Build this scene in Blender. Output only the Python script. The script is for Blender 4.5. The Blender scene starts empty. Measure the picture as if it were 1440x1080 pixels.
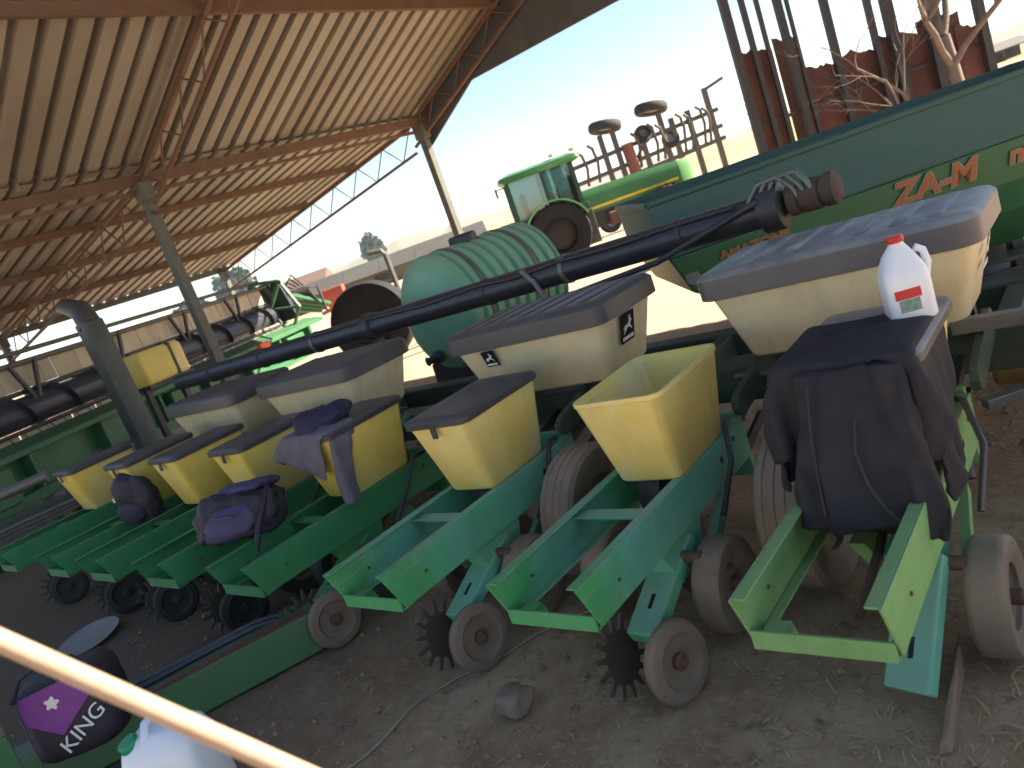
import bpy, bmesh, math, random
from mathutils import Vector, Matrix, noise
random.seed(7)
V = Vector
R = math.radians
SC = bpy.context.scene
COL = SC.collection

# ------------------------------------------------------------------ camera, sky, sun, exposure
cam_d = bpy.data.cameras.new('camera'); cam = bpy.data.objects.new('camera', cam_d); COL.objects.link(cam)
cr = V((0.745358, 0.577311, -0.333397)); cu = V((0.126559, 0.368469, 0.920985)); cf = V((-0.654541, 0.728658, -0.201577))
cam.matrix_world = Matrix(((cr.x, cu.x, -cf.x, 0), (cr.y, cu.y, -cf.y, 0), (cr.z, cu.z, -cf.z, 1.7), (0, 0, 0, 1)))
cam_d.sensor_width = 36; cam_d.lens = 1081 / 1440 * 36
cam_d.clip_start = 0.05; cam_d.clip_end = 9000
cam_d.dof.use_dof = True; cam_d.dof.focus_distance = 3.6; cam_d.dof.aperture_fstop = 3.2
SC.camera = cam

SUN_EL, SUN_AZ = 36.0, 45.0            # azimuth from +Y towards +X
w = bpy.data.worlds.new('World'); SC.world = w; w.use_nodes = True
nt = w.node_tree; nt.nodes.clear()
sky = nt.nodes.new('ShaderNodeTexSky'); sky.sky_type = 'NISHITA'; sky.sun_disc = False
sky.sun_elevation = R(SUN_EL); sky.sun_rotation = R(SUN_AZ); sky.altitude = 1500; sky.air_density = 1.0; sky.dust_density = 0.5; sky.ozone_density = 1.0
bg = nt.nodes.new('ShaderNodeBackground'); bg.inputs['Strength'].default_value = 0.05
wo = nt.nodes.new('ShaderNodeOutputWorld')
nt.links.new(sky.outputs[0], bg.inputs[0]); nt.links.new(bg.outputs[0], wo.inputs[0])
sd = bpy.data.lights.new('sun', 'SUN'); sd.energy = 4.9; sd.angle = R(0.53); sd.color = (1, .91, .78)
sun = bpy.data.objects.new('sun', sd); COL.objects.link(sun)
to_sun = V((math.sin(R(SUN_AZ)) * math.cos(R(SUN_EL)), math.cos(R(SUN_AZ)) * math.cos(R(SUN_EL)), math.sin(R(SUN_EL))))
sun.rotation_euler = to_sun.to_track_quat('Z', 'Y').to_euler(); sun.location = to_sun * 60
SC.view_settings.view_transform = 'Standard'; SC.view_settings.look = 'None'
SC.view_settings.gamma = 1; SC.view_settings.exposure = 2.32
SC.view_settings.use_white_balance = True; SC.view_settings.white_balance_temperature = 6950   # camera balanced for open shade
SC.view_settings.use_curve_mapping = False
SC.render.engine = 'CYCLES'
SC.cycles.max_bounces = 8; SC.cycles.diffuse_bounces = 5; SC.cycles.use_denoising = True

# ------------------------------------------------------------------ materials
MATS = {}
def mat(name, c1, c2=None, rough=.6, sc=5, metal=0., dust=0., dustc=(.2, .15, .10), bump=.0, bsc=40, rust=0., rustc=(.14, .055, .025), spec=.4, trans=0., c3=None, stretch=None, grime=.3, streak=0., scr=0., ovar=0., endc=None, dside=.45):
    """two-tone noise paint + optional rust/wear blotches + optional dust settled on upward faces"""
    if name in MATS: return MATS[name]
    m = bpy.data.materials.new(name); m.use_nodes = True; n = m.node_tree; N = n.nodes; L = n.links
    b = N['Principled BSDF']; tc = N.new('ShaderNodeTexCoord'); oi = N.new('ShaderNodeObjectInfo')
    mu = N.new('ShaderNodeMath'); mu.operation = 'MULTIPLY'; mu.inputs[1].default_value = 37.
    L.new(oi.outputs['Random'], mu.inputs[0])
    ad = N.new('ShaderNodeVectorMath'); ad.operation = 'ADD'; L.new(tc.outputs['Object'], ad.inputs[0]); L.new(mu.outputs[0], ad.inputs[1])
    vec = ad.outputs[0]
    if stretch:
        mp = N.new('ShaderNodeMapping'); mp.inputs['Scale'].default_value = stretch; L.new(vec, mp.inputs[0]); vec = mp.outputs[0]
    def nz(scale, detail=5, ro=.6):
        t = N.new('ShaderNodeTexNoise'); t.inputs['Scale'].default_value = scale; t.inputs['Detail'].default_value = detail; t.inputs['Roughness'].default_value = ro
        L.new(vec, t.inputs['Vector']); return t.outputs['Fac']
    def ramp(src, a, bb):
        r = N.new('ShaderNodeMapRange'); r.inputs['From Min'].default_value = a; r.inputs['From Max'].default_value = bb; L.new(src, r.inputs['Value']); return r.outputs[0]
    def mix(fac, x, y):
        k = N.new('ShaderNodeMix'); k.data_type = 'RGBA'
        if isinstance(fac, float): k.inputs[0].default_value = fac
        else: L.new(fac, k.inputs[0])
        for s, i in ((x, 6), (y, 7)):
            if isinstance(s, tuple): k.inputs[i].default_value = (*s, 1)
            else: L.new(s, k.inputs[i])
        return k.outputs[2]
    c2 = c2 or tuple(x * .7 for x in c1)
    col = mix(ramp(nz(sc), .3, .7), c1, c2)
    if c3: col = mix(ramp(nz(sc * .37, 3), .5, .68), col, c3)
    if endc:
        sy = N.new('ShaderNodeSeparateXYZ'); L.new(tc.outputs['Object'], sy.inputs[0])
        en = N.new('ShaderNodeMath'); en.operation = 'MULTIPLY_ADD'; L.new(nz(7, 6, .65), en.inputs[0]); en.inputs[1].default_value = .9; L.new(sy.outputs['Y'], en.inputs[2])
        col = mix(ramp(en.outputs[0], 2.35, 2.12), col, endc)
    if ovar > 0:
        om = N.new('ShaderNodeMath'); om.operation = 'MULTIPLY'; L.new(oi.outputs['Random'], om.inputs[0]); om.inputs[1].default_value = ovar
        col = mix(om.outputs[0], col, tuple(x * .45 for x in c2))
    if grime > 0:
        gm = N.new('ShaderNodeMath'); gm.operation = 'MULTIPLY'; L.new(ramp(nz(sc * 1.7, 10, .75), .46, .72), gm.inputs[0]); gm.inputs[1].default_value = grime
        col = mix(gm.outputs[0], col, tuple(x * .45 + y * .12 for x, y in zip(c1, (.12, .09, .06))))
    def snz(scale, stretch_):
        mp_ = N.new('ShaderNodeMapping'); mp_.inputs['Scale'].default_value = stretch_; L.new(ad.outputs[0], mp_.inputs[0])
        t = N.new('ShaderNodeTexNoise'); t.inputs['Scale'].default_value = scale; t.inputs['Detail'].default_value = 7; t.inputs['Roughness'].default_value = .65; L.new(mp_.outputs[0], t.inputs['Vector']); return t.outputs['Fac']
    if streak > 0:
        sm = N.new('ShaderNodeMath'); sm.operation = 'MULTIPLY'; L.new(ramp(snz(9, (1, 1, .12)), .48, .75), sm.inputs[0]); sm.inputs[1].default_value = streak
        col = mix(sm.outputs[0], col, (.20, .15, .09))
    if scr > 0:
        sm = N.new('ShaderNodeMath'); sm.operation = 'MULTIPLY'; L.new(ramp(snz(26, (1, .07, 1)), .60, .68), sm.inputs[0]); sm.inputs[1].default_value = scr
        col = mix(sm.outputs[0], col, (.30, .34, .27))
        sm2 = N.new('ShaderNodeMath'); sm2.operation = 'MULTIPLY'; L.new(ramp(nz(22, 9, .8), .62, .70), sm2.inputs[0]); sm2.inputs[1].default_value = scr
        col = mix(sm2.outputs[0], col, (.12, .07, .04))
    if rust > 0: col = mix(ramp(nz(sc * 2.3, 8, .7), .72 - rust * .3, .80 - rust * .25), col, rustc)
    if dust > 0:
        ge = N.new('ShaderNodeNewGeometry'); sx = N.new('ShaderNodeSeparateXYZ'); L.new(ge.outputs['Normal'], sx.inputs[0])
        up = ramp(sx.outputs['Z'], -.1, .85)
        mm = N.new('ShaderNodeMath'); mm.operation = 'MULTIPLY'; L.new(up, mm.inputs[0]); L.new(ramp(nz(3.5, 6), .25, .75), mm.inputs[1])
        ma = N.new('ShaderNodeMath'); ma.operation = 'MULTIPLY_ADD'; L.new(nz(9, 7, .7), ma.inputs[0]); ma.inputs[1].default_value = dside; L.new(mm.outputs[0], ma.inputs[2])
        m3 = N.new('ShaderNodeMath'); m3.operation = 'MULTIPLY'; m3.use_clamp = True; L.new(ma.outputs[0], m3.inputs[0]); m3.inputs[1].default_value = dust
        col = mix(m3.outputs[0], col, dustc)
    L.new(col, b.inputs['Base Color'])
    b.inputs['Roughness'].default_value = rough; b.inputs['Metallic'].default_value = metal
    b.inputs['Specular IOR Level'].default_value = spec
    if trans: b.inputs['Transmission Weight'].default_value = trans
    if bump > 0:
        bp = N.new('ShaderNodeBump'); bp.inputs['Strength'].default_value = min(1, bump); bp.inputs['Distance'].default_value = .02
        L.new(nz(bsc, 6), bp.inputs['Height']); L.new(bp.outputs[0], b.inputs['Normal'])
    MATS[name] = m; return m

DUST = (.24, .175, .115)
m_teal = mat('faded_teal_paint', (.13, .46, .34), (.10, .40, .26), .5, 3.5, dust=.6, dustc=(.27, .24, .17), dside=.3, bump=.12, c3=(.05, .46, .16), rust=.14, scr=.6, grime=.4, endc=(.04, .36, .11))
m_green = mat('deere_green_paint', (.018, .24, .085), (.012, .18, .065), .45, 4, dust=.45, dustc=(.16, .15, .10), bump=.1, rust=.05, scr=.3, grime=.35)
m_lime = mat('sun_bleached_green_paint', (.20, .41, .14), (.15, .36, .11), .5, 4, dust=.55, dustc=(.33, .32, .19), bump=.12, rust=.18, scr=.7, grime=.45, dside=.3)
m_limeend = m_lime
m_yel = mat('yellow_plastic', (.87, .67, .16), (.82, .59, .10), .42, 4, dust=.3, dustc=(.42, .36, .22), c3=(.74, .62, .28), bump=.03, streak=.16, grime=.18, scr=.12)
m_yelp = mat('faded_yellow_plastic', (.88, .71, .26), (.84, .62, .15), .42, 4, dust=.3, dustc=(.45, .4, .26), c3=(.76, .70, .48), bump=.03, streak=.2, grime=.18, scr=.12)
m_cream = mat('cream_plastic', (.80, .68, .44), (.73, .62, .39), .45, 3, dust=.35, dustc=(.42, .34, .23), bump=.04, rust=.07, rustc=(.2, .13, .06), streak=.25, grime=.3, scr=.12)
m_lid = mat('black_lid_plastic', (.035, .037, .042), (.055, .055, .06), .42, 6, dust=.55, dustc=(.13, .13, .13), dside=.1, bump=.08, spec=.6)
m_lidg = mat('weathered_grey_lid_plastic', (.035, .037, .045), (.06, .06, .066), .42, 5, dust=.9, dustc=(.42, .405, .38), bump=.08, spec=.5, dside=.12)
m_blk = mat('black_steel', (.02, .022, .028), (.035, .035, .04), .45, 7, dust=.35, dustc=(.13, .11, .1), bump=.1)
m_blktube = mat('dark_painted_tube', (.018, .02, .03), (.03, .032, .042), .38, 5, dust=.22, dustc=(.12, .11, .1), bump=.05)
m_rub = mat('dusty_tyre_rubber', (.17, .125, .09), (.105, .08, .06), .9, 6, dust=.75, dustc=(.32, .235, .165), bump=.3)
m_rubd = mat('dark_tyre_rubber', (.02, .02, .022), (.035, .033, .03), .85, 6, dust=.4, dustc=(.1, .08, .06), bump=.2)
m_wheel = mat('caked_press_wheel', (.20, .145, .105), (.13, .10, .075), .9, 7, dust=.5, dustc=(.3, .225, .16), bump=.3, rust=.25)
m_rust = mat('rusty_steel', (.13, .055, .03), (.07, .035, .025), .8, 8, dust=.3, bump=.25)
m_rustred = mat('rusty_red_sheet', (.095, .03, .023), (.06, .022, .019), .75, 3, rust=.35, rustc=(.07, .03, .022), bump=.2, c3=(.12, .045, .03))
m_steel = mat('dull_steel', (.22, .21, .2), (.13, .12, .11), .5, 9, metal=.5, dust=.5, bump=.1, rust=.3)
m_grey = mat('grey_steel_paint', (.11, .115, .105), (.07, .075, .07), .6, 5, dust=.3, bump=.1, rust=.2)
m_beam = mat('brown_primer_steel', (.15, .085, .055), (.10, .06, .045), .7, 4, bump=.1, rust=.2)
m_roof = mat('underside_roof_sheet', (.31, .29, .25), (.25, .23, .195), .55, 1.6, bump=.05, bsc=12, rust=.16, rustc=(.20, .10, .05), c3=(.235, .185, .135), stretch=(.3, 1, 1), ovar=.4, grime=.35, scr=.0, streak=0)
m_rooftop = m_roof
m_decal = mat('black_decal', (.012, .012, .013), rough=.35)
m_white = mat('white_print', (.75, .74, .7), (.65, .64, .6), .5, grime=.1)
m_orange = mat('orange_print', (.75, .22, .04), (.7, .16, .03), .5, dust=.3)
m_milk = mat('milky_plastic', (.80, .82, .85), (.74, .77, .82), .3, 3, spec=.5, grime=.08)
m_redcap = mat('red_plastic', (.65, .03, .03), rough=.35)
m_glass = mat('tinted_cab_glass', (.30, .42, .42), (.26, .38, .38), .06, 2, spec=.9)

# ------------------------------------------------------------------ geometry helpers
class G:
    def __init__(s, M=None): s.v = []; s.f = []; s.M = M
    def add(s, vs, fs, X=None):
        o = len(s.v); s.v += [(X @ V(p)) if X else V(p) for p in vs]; s.f += [[i + o for i in f] for f in fs]; return s
    def box(s, c, d, rot=None, taper=None):
        x, y, z = d[0] / 2, d[1] / 2, d[2] / 2; tx, ty = taper or (1, 1)
        vs = [(-x, -y, -z), (x, -y, -z), (x, y, -z), (-x, y, -z), (-x * tx, -y * ty, z), (x * tx, -y * ty, z), (x * tx, y * ty, z), (-x * tx, y * ty, z)]
        X = Matrix.Translation(V(c)) @ (rot.to_4x4() if rot else Matrix.Identity(4))
        return s.add(vs, [(3, 2, 1, 0), (4, 5, 6, 7), (0, 1, 5, 4), (1, 2, 6, 5), (2, 3, 7, 6), (3, 0, 4, 7)], X)
    def bar(s, p, q, w_, h=None, up=(0, 0, 1)):
        p, q = V(p), V(q); h = h or w_; d = q - p
        z = V(up)
        if abs(d.normalized().dot(z)) > .99: z = V((0, 1, 0))
        y = d.normalized(); x = y.cross(z).normalized(); z = x.cross(y)
        return s.box((p + q) / 2, (w_, d.length, h), Matrix((x, y, z)).transposed())
    def prism(s, poly, d, X=None):
        """poly in local xy, extruded +-d/2 along local z"""
        n = len(poly); vs = [(a, b, -d / 2) for a, b in poly] + [(a, b, d / 2) for a, b in poly]
        fs = [list(range(n))[::-1], list(range(n, 2 * n))] + [(i, (i + 1) % n, n + (i + 1) % n, n + i) for i in range(n)]
        return s.add(vs, fs, X)
    def rings(s, rings, cap=True, closed=True):
        o = len(s.v); n = len(rings[0])
        for r in rings: s.v += [V(p) for p in r]
        for k in range(len(rings) - 1):
            for i in range(n if closed else n - 1):
                j = (i + 1) % n; a = o + k * n
                s.f.append([a + i, a + j, a + n + j, a + n + i])
        if cap:
            s.f.append([o + i for i in range(n)][::-1]); s.f.append([o + (len(rings) - 1) * n + i for i in range(n)])
        return s
    def tube(s, pts, r, n=10, cap=True):
        pts = [V(p) for p in pts]; rs = r if isinstance(r, (list, tuple)) else [r] * len(pts); out = []; prev = None
        for i, p in enumerate(pts):
            t = (pts[min(i + 1, len(pts) - 1)] - pts[max(i - 1, 0)]).normalized()
            a = prev if prev is not None else (V((0, 0, 1)) if abs(t.z) < .9 else V((1, 0, 0)))
            x = (a - t * a.dot(t)).normalized(); y = t.cross(x); prev = x
            out.append([p + (x * math.cos(2 * math.pi * k / n) + y * math.sin(2 * math.pi * k / n)) * rs[i] for k in range(n)])
        return s.rings(out, cap)
    def lathe(s, prof, c, axis, n=28, cap=True):
        """prof: list of (radius, height along axis)"""
        c = V(c); t = V(axis).normalized(); a = V((0, 0, 1)) if abs(t.z) < .9 else V((0, 1, 0)); x = (a - t * a.dot(t)).normalized(); y = t.cross(x)
        return s.rings([[c + t * h + (x * math.cos(2 * math.pi * k / n) + y * math.sin(2 * math.pi * k / n)) * max(r, 1e-4) for k in range(n)] for r, h in prof], cap)
    def obj(s, name, m, parent=None, loc=None, smooth=0, bevel=0, seg=2, solid=0):
        bm = bmesh.new(); vs = [bm.verts.new((s.M @ p) if s.M else p) for p in s.v]
        for f in s.f:
            try: bm.faces.new([vs[i] for i in f])
            except ValueError: pass
        bmesh.ops.recalc_face_normals(bm, faces=bm.faces)
        if bevel:
            es = [e for e in bm.edges if len(e.link_faces) == 2 and e.calc_face_angle(0) > R(28)]
            bmesh.ops.bevel(bm, geom=es, offset=bevel, segments=seg, profile=.5, affect='EDGES', clamp_overlap=True)
        me = bpy.data.meshes.new(name); bm.to_mesh(me); bm.free()
        return link(name, me, m, parent, loc, smooth)

def link(name, me, m, parent=None, loc=None, smooth=0):
    if m and not me.materials: me.materials.append(m)
    if smooth:
        me.polygons.foreach_set('use_smooth', [True] * len(me.polygons)); me.set_sharp_from_angle(angle=R(smooth))
    o = bpy.data.objects.new(name, me); COL.objects.link(o)
    if loc is not None: o.location = loc
    if parent: setparent(o, parent)
    return o
def setparent(o, p):
    o.parent = p; o.matrix_parent_inverse = WM(p).inverted()
def WM(o):
    M = Matrix.Translation(o.location) @ o.rotation_euler.to_matrix().to_4x4()
    return (WM(o.parent) @ o.matrix_parent_inverse @ M) if o.parent else M
def tag(o, label, cat=None, group=None, kind=None):
    if label: o['label'] = label
    if cat: o['category'] = cat
    if group: o['group'] = group
    if kind: o['kind'] = kind
    return o
def thing(name, label, cat, loc, group=None):
    o = bpy.data.objects.new(name, None); COL.objects.link(o); o.location = loc; o.empty_display_size = .2
    return tag(o, label, cat, group)
def rrect(hx, hy, r, z, cx=0, cy=0, n=4):
    pts = []
    for k, (sx, sy) in enumerate(((1, 1), (-1, 1), (-1, -1), (1, -1))):
        for i in range(n + 1):
            a = math.pi / 2 * (k + i / n)
            pts.append(V((cx + sx * (hx - r) + r * math.cos(a), cy + sy * (hy - r) + r * math.sin(a), z)))
    return pts
def frame(origin, d):
    """local x along horizontal direction d, y to its left (away from the photographer), z up"""
    d = V((d[0], d[1], 0)).normalized(); y = V((-d.y, d.x, 0))
    return Matrix(((d.x, y.x, 0, origin[0]), (d.y, y.y, 0, origin[1]), (0, 0, 1, origin[2]), (0, 0, 0, 1)))
def text_mesh(txt, size, X, name, m, parent, ext=.003, shear=0., sx=1., off=0.):
    cu_ = bpy.data.curves.new('txt', 'FONT'); cu_.body = txt; cu_.size = size; cu_.extrude = ext; cu_.shear = shear; cu_.offset = off; cu_.align_x = 'CENTER'; cu_.align_y = 'CENTER'
    o = bpy.data.objects.new('txt', cu_); COL.objects.link(o)
    dg = bpy.context.evaluated_depsgraph_get(); me = bpy.data.meshes.new_from_object(o.evaluated_get(dg))
    bpy.data.objects.remove(o); me.materials.clear()
    me.transform(X @ Matrix.Scale(sx, 4, (1, 0, 0)))
    return link(name, me, m, parent)
def basis(o, x, y, z=None):
    x, y = V(x).normalized(), V(y).normalized(); z = x.cross(y); 
    return Matrix(((x.x, y.x, z.x, o[0]), (x.y, y.y, z.y, o[1]), (x.z, y.z, z.z, o[2]), (0, 0, 0, 1)))

# ------------------------------------------------------------------ ground
def gz(x, y):
    p = V((x, y, 0)); r = math.hypot(x, y)
    a = .012 * noise.fractal(p * 2.2, 1, 2, 5) + .010 * noise.noise(p * 7) + .02 * noise.noise(p * .6)
    return a * (1 if r < 12 else max(0, 1 - (r - 12) / 20)) - .012
def ground_material():
    m = bpy.data.materials.new('bare_earth'); m.use_nodes = True; n = m.node_tree; N = n.nodes; L = n.links; b = N['Principled BSDF']
    tc = N.new('ShaderNodeTexCoord')
    def nz(s, d=6, r=.6, src=None):
        t = N.new('ShaderNodeTexNoise'); t.inputs['Scale'].default_value = s; t.inputs['Detail'].default_value = d; t.inputs['Roughness'].default_value = r; L.new(src or tc.outputs['Object'], t.inputs['Vector']); return t.outputs['Fac']
    def rmp(s, a, bb):
        r = N.new('ShaderNodeMapRange'); r.inputs['From Min'].default_value = a; r.inputs['From Max'].default_value = bb; L.new(s, r.inputs['Value']); return r.outputs[0]
    def mix(f, x, y):
        k = N.new('ShaderNodeMix'); k.data_type = 'RGBA'; L.new(f, k.inputs[0])
        for s, i in ((x, 6), (y, 7)):
            if isinstance(s, tuple): k.inputs[i].default_value = (*s, 1)
            else: L.new(s, k.inputs[i])
        return k.outputs[2]
    soil = mix(rmp(nz(1.9, 8, .65), .38, .62), (.31, .185, .10), (.53, .355, .21))
    soil = mix(rmp(nz(26, 8, .75), .52, .72), soil, (.54, .41, .275))
    soil = mix(rmp(nz(11, 8, .7), .56, .7), soil, (.19, .12, .075))
    sand = mix(rmp(nz(.7), .35, .65), (.40, .285, .20), (.46, .34, .245))
    sand = mix(rmp(nz(18, 8, .7), .5, .75), sand, (.34, .24, .165))
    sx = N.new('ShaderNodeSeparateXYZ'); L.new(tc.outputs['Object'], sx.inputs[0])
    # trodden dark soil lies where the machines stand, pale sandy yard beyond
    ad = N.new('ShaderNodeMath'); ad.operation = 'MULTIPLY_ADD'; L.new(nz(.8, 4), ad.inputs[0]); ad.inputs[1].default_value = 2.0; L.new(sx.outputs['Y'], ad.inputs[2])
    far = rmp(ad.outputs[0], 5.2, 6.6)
    near = rmp(ad.outputs[0], .9, .1)  # pale sand out of view behind the camera, added for bounce light
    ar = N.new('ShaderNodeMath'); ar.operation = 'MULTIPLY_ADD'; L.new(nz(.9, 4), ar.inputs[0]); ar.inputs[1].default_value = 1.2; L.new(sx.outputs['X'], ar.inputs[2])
    side = rmp(ar.outputs[0], 1.0, 1.9)  # unseen strip on the right, also made pale to bounce light
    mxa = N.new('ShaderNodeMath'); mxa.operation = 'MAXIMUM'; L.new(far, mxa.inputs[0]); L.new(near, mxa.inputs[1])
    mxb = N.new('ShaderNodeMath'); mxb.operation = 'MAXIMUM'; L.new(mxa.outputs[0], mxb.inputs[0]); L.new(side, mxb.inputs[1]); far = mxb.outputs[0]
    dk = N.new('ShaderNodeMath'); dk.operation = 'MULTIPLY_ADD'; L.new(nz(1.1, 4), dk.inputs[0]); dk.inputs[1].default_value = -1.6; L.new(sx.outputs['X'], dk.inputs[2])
    soil = mix(rmp(dk.outputs[0], -3.3, -4.6), soil, (.15, .105, .072))  # deep shade beneath the far rows painted into the soil colour
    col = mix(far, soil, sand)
    dist = N.new('ShaderNodeVectorMath'); dist.operation = 'LENGTH'; L.new(tc.outputs['Object'], dist.inputs[0])
    veld = mix(rmp(nz(.03, 4), .4, .6), (.38, .28, .15), (.30, .23, .13))
    col = mix(rmp(dist.outputs['Value'], 45, 75), col, veld)
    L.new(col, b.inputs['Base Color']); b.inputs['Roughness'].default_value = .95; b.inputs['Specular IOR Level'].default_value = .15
    bp = N.new('ShaderNodeBump'); bp.inputs['Strength'].default_value = .8; bp.inputs['Distance'].default_value = .02
    L.new(nz(38, 9, .75), bp.inputs['Height']); L.new(bp.outputs[0], b.inputs['Normal'])
    return m
def build_ground():
    n = 190; c = [-1 + 2 * i / n for i in range(n + 1)]
    k = 8.2; ax = [math.sinh(k * t) / math.sinh(k) * 1600 for t in c]
    vs = []; 
    for yy in ax:
        for xx in ax:
            X, Y = xx - 2.2, yy + 2.2
            vs.append((X, Y, gz(X, Y)))
    fs = [(j * (n + 1) + i, j * (n + 1) + i + 1, (j + 1) * (n + 1) + i + 1, (j + 1) * (n + 1) + i) for j in range(n) for i in range(n)]
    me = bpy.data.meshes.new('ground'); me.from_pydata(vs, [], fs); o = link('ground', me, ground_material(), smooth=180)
    tag(o, 'bare brown trodden earth under and around the machines', kind='structure')
build_ground()

# far hills
def hills(name, dist, a0, a1, h, m, seed):
    g = G(); n = 90; rows = []
    for k, (dd, f) in enumerate(((0, 0), (.06, .55), (.12, 1), (.22, .7), (.3, 0))):
        row = []
        for i in range(n + 1):
            a = R(a0 + (a1 - a0) * i / n); e = math.sin(math.pi * i / n) ** .5
            hh = h * e * (.55 + .6 * noise.fractal(V((i * .06, seed, 0)), 1, 2, 4) ) * f
            r = dist * (1 + dd); row.append(V((r * math.cos(a), r * math.sin(a), max(0, hh) - (6 if f == 0 else 0))))
        rows.append(row)
    g.rings(rows, cap=False, closed=False)
    return tag(g.obj(name, m, smooth=180), None, kind='structure')
m_hill = mat('dry_hill_grass', (.22, .18, .11), (.14, .13, .09), .95, .01)
hills('hills', 1150, 112, 150, 40, m_hill, 3.1)
hills('hills', 800, 60, 112, 26, m_hill, 8.4)

# ------------------------------------------------------------------ the open shed
shed = thing('machinery_shed', 'open machinery shed with rusty corrugated iron roof on slim steel posts', 'shed', (-10.2, 5.8, 0))
RX, KX, KZ, SL = -2.6, -10.2, 4.0, .4
def zmain(x): return KZ + SL * (x - KX) if x <= RX else KZ + SL * (RX - KX) - SL * (x - RX)
def zlow(x): return KZ - .02 + (x - KX) * (1.0 / 7.7)
P = .28
def sheet_mesh(x0, x1, zf, npx=3, name='roof_sheet'):
    prof = []
    for k in range(3):
        for dy, dz in ((0, 0), (.165, 0), (.185, .095), (.262, .095)): prof.append((k * P + dy, dz))
    prof += [(3 * P, 0), (3 * P + .05, .003)]; g = G()
    xs = [x0 + (x1 - x0) * i / npx for i in range(npx + 1)]
    g.rings([[V((x, y, zf(x) + z)) for y, z in prof] for x in xs], cap=False, closed=False)
    me = bpy.data.meshes.new(name); me.from_pydata([tuple(p) for p in g.v], [], g.f); me.materials.append(m_roof); return me
me_l = sheet_mesh(KX - .12, RX + .05, zmain); me_w = sheet_mesh(-18.1, KX + .1, zlow); me_r = sheet_mesh(RX - .05, 4.6, zmain)
me_t = [me_l, me_w, me_r]
for k in range(10):
    y = 11.45 - (k + 1) * 3 * P
    for q, me in enumerate(me_t):
        if q == 2 and y < 4.7: continue  # right slope is out of view, shaped to shade the planter yet admit light
        o = link('roof_sheet', me, None, shed, loc=(0, y, random.uniform(-.002, .002)))
Y0, Y1 = 3.1, 11.25
def gx(y): return -9.9 - .085 * (11.1 - y)
g = G(); g.bar((gx(Y0), Y0, 3.86), (gx(Y1), Y1, 3.86), .10, .14); g.obj('eaves_girder', m_beam, shed)
g = G(); g.bar((gx(Y0) - .05, Y0, 3.70), (gx(Y1) - .05, Y1, 3.70), .06, .05); g.obj('lower_rail', m_beam, shed)
for x in (-7.6, -5.0): g = G(); g.bar((x, Y0, zmain(x) - .075), (x, Y1, zmain(x) - .075), .07, .14); g.obj('purlin', m_beam, shed)
for x in (-12.1, -14.0, -15.9): g = G(); g.bar((x, Y0, zlow(x) - .06), (x, Y1, zlow(x) - .06), .07, .11); g.obj('purlin', m_beam, shed)
g = G(); g.bar((-18.0, Y0, zlow(-18.0) - .07), (-18.0, Y1, zlow(-18.0) - .07), .06, .13); g.obj('eaves_board', m_grey, shed)
g = G(); g.bar((RX, Y0, zmain(RX) - .1), (RX, Y1, zmain(RX) - .1), .1, .16); g.obj('ridge_beam', m_beam, shed)
for y in (11.08, 5.75):
    for (xa, xb, zf, d, name) in ((KX, RX, zmain, .38, 'truss'), (-17.95, KX, zlow, .46, 'truss')):
        n = 9; t = G(); o1 = .14
        t.bar((xa, y, zf(xa) - o1), (xb, y, zf(xb) - o1), .06, .06); tr = t.obj(name, m_beam, shed)
        t = G(); t.bar((xa, y, zf(xa) - o1 - d), (xb, y, zf(xb) - o1 - d), .045, .045); t.obj('bottom_chord', m_beam, tr)
        for i in range(2 * n):
            f0, f1 = i / (2 * n), (i + 1) / (2 * n); X0, X1 = xa + (xb - xa) * f0, xa + (xb - xa) * f1
            d0, d1 = (0, d) if i % 2 == 0 else (d, 0)
            t = G(); t.tube([(X0, y, zf(X0) - o1 - d0), (X1, y, zf(X1) - o1 - d1)], .012, 6); t.obj('web_bar', m_beam, tr)
def post(x, y, h, s=.14):
    g = G(); g.box((x, y, h / 2), (s, s, h)); p = g.obj('post', m_grey, shed, bevel=.01)
    g = G(); g.box((x, y, h - .12), (s + .1, s + .05, .26)); g.obj('cap_plate', m_grey, p, bevel=.01)
    return p
post(gx(11.05), 11.05, 3.8); post(gx(5.75), 5.75, 3.8)
for y in (11.08, 5.75): post(-17.95, y, 2.9, .12)
for y in (11.05, 4.9): post(4.5, y, zmain(4.5) - .1)
m_gable = mat('dark_gable_sheet', (.075, .08, .09), (.05, .055, .065), .6, 3)
xs = [-9.95 + .9 * i for i in range(18)]
for a, b in zip(xs, xs[1:]):
    if a > 4.4: break
    b = min(b, 4.55)
    lo = lambda x: 3.4 + (x + 9.95) * .7 / 1.38 if x < -8.57 else 4.1
    pts = [(a, lo(a)), (b, lo(b)), (b, zmain(b) - .02)] + ([(RX, zmain(RX) - .02)] if a < RX < b else []) + [(a, zmain(a) - .02)]
    if a < -8.57 < b: pts.insert(1, (-8.57, 4.1))
    g = G(); g.prism([(p, q) for p, q in pts], .03, basis((0, 11.24 + random.uniform(0, .008), 0), (1, 0, 0), (0, 0, 1))); g.obj('gable_sheet', m_gable, shed)

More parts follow.
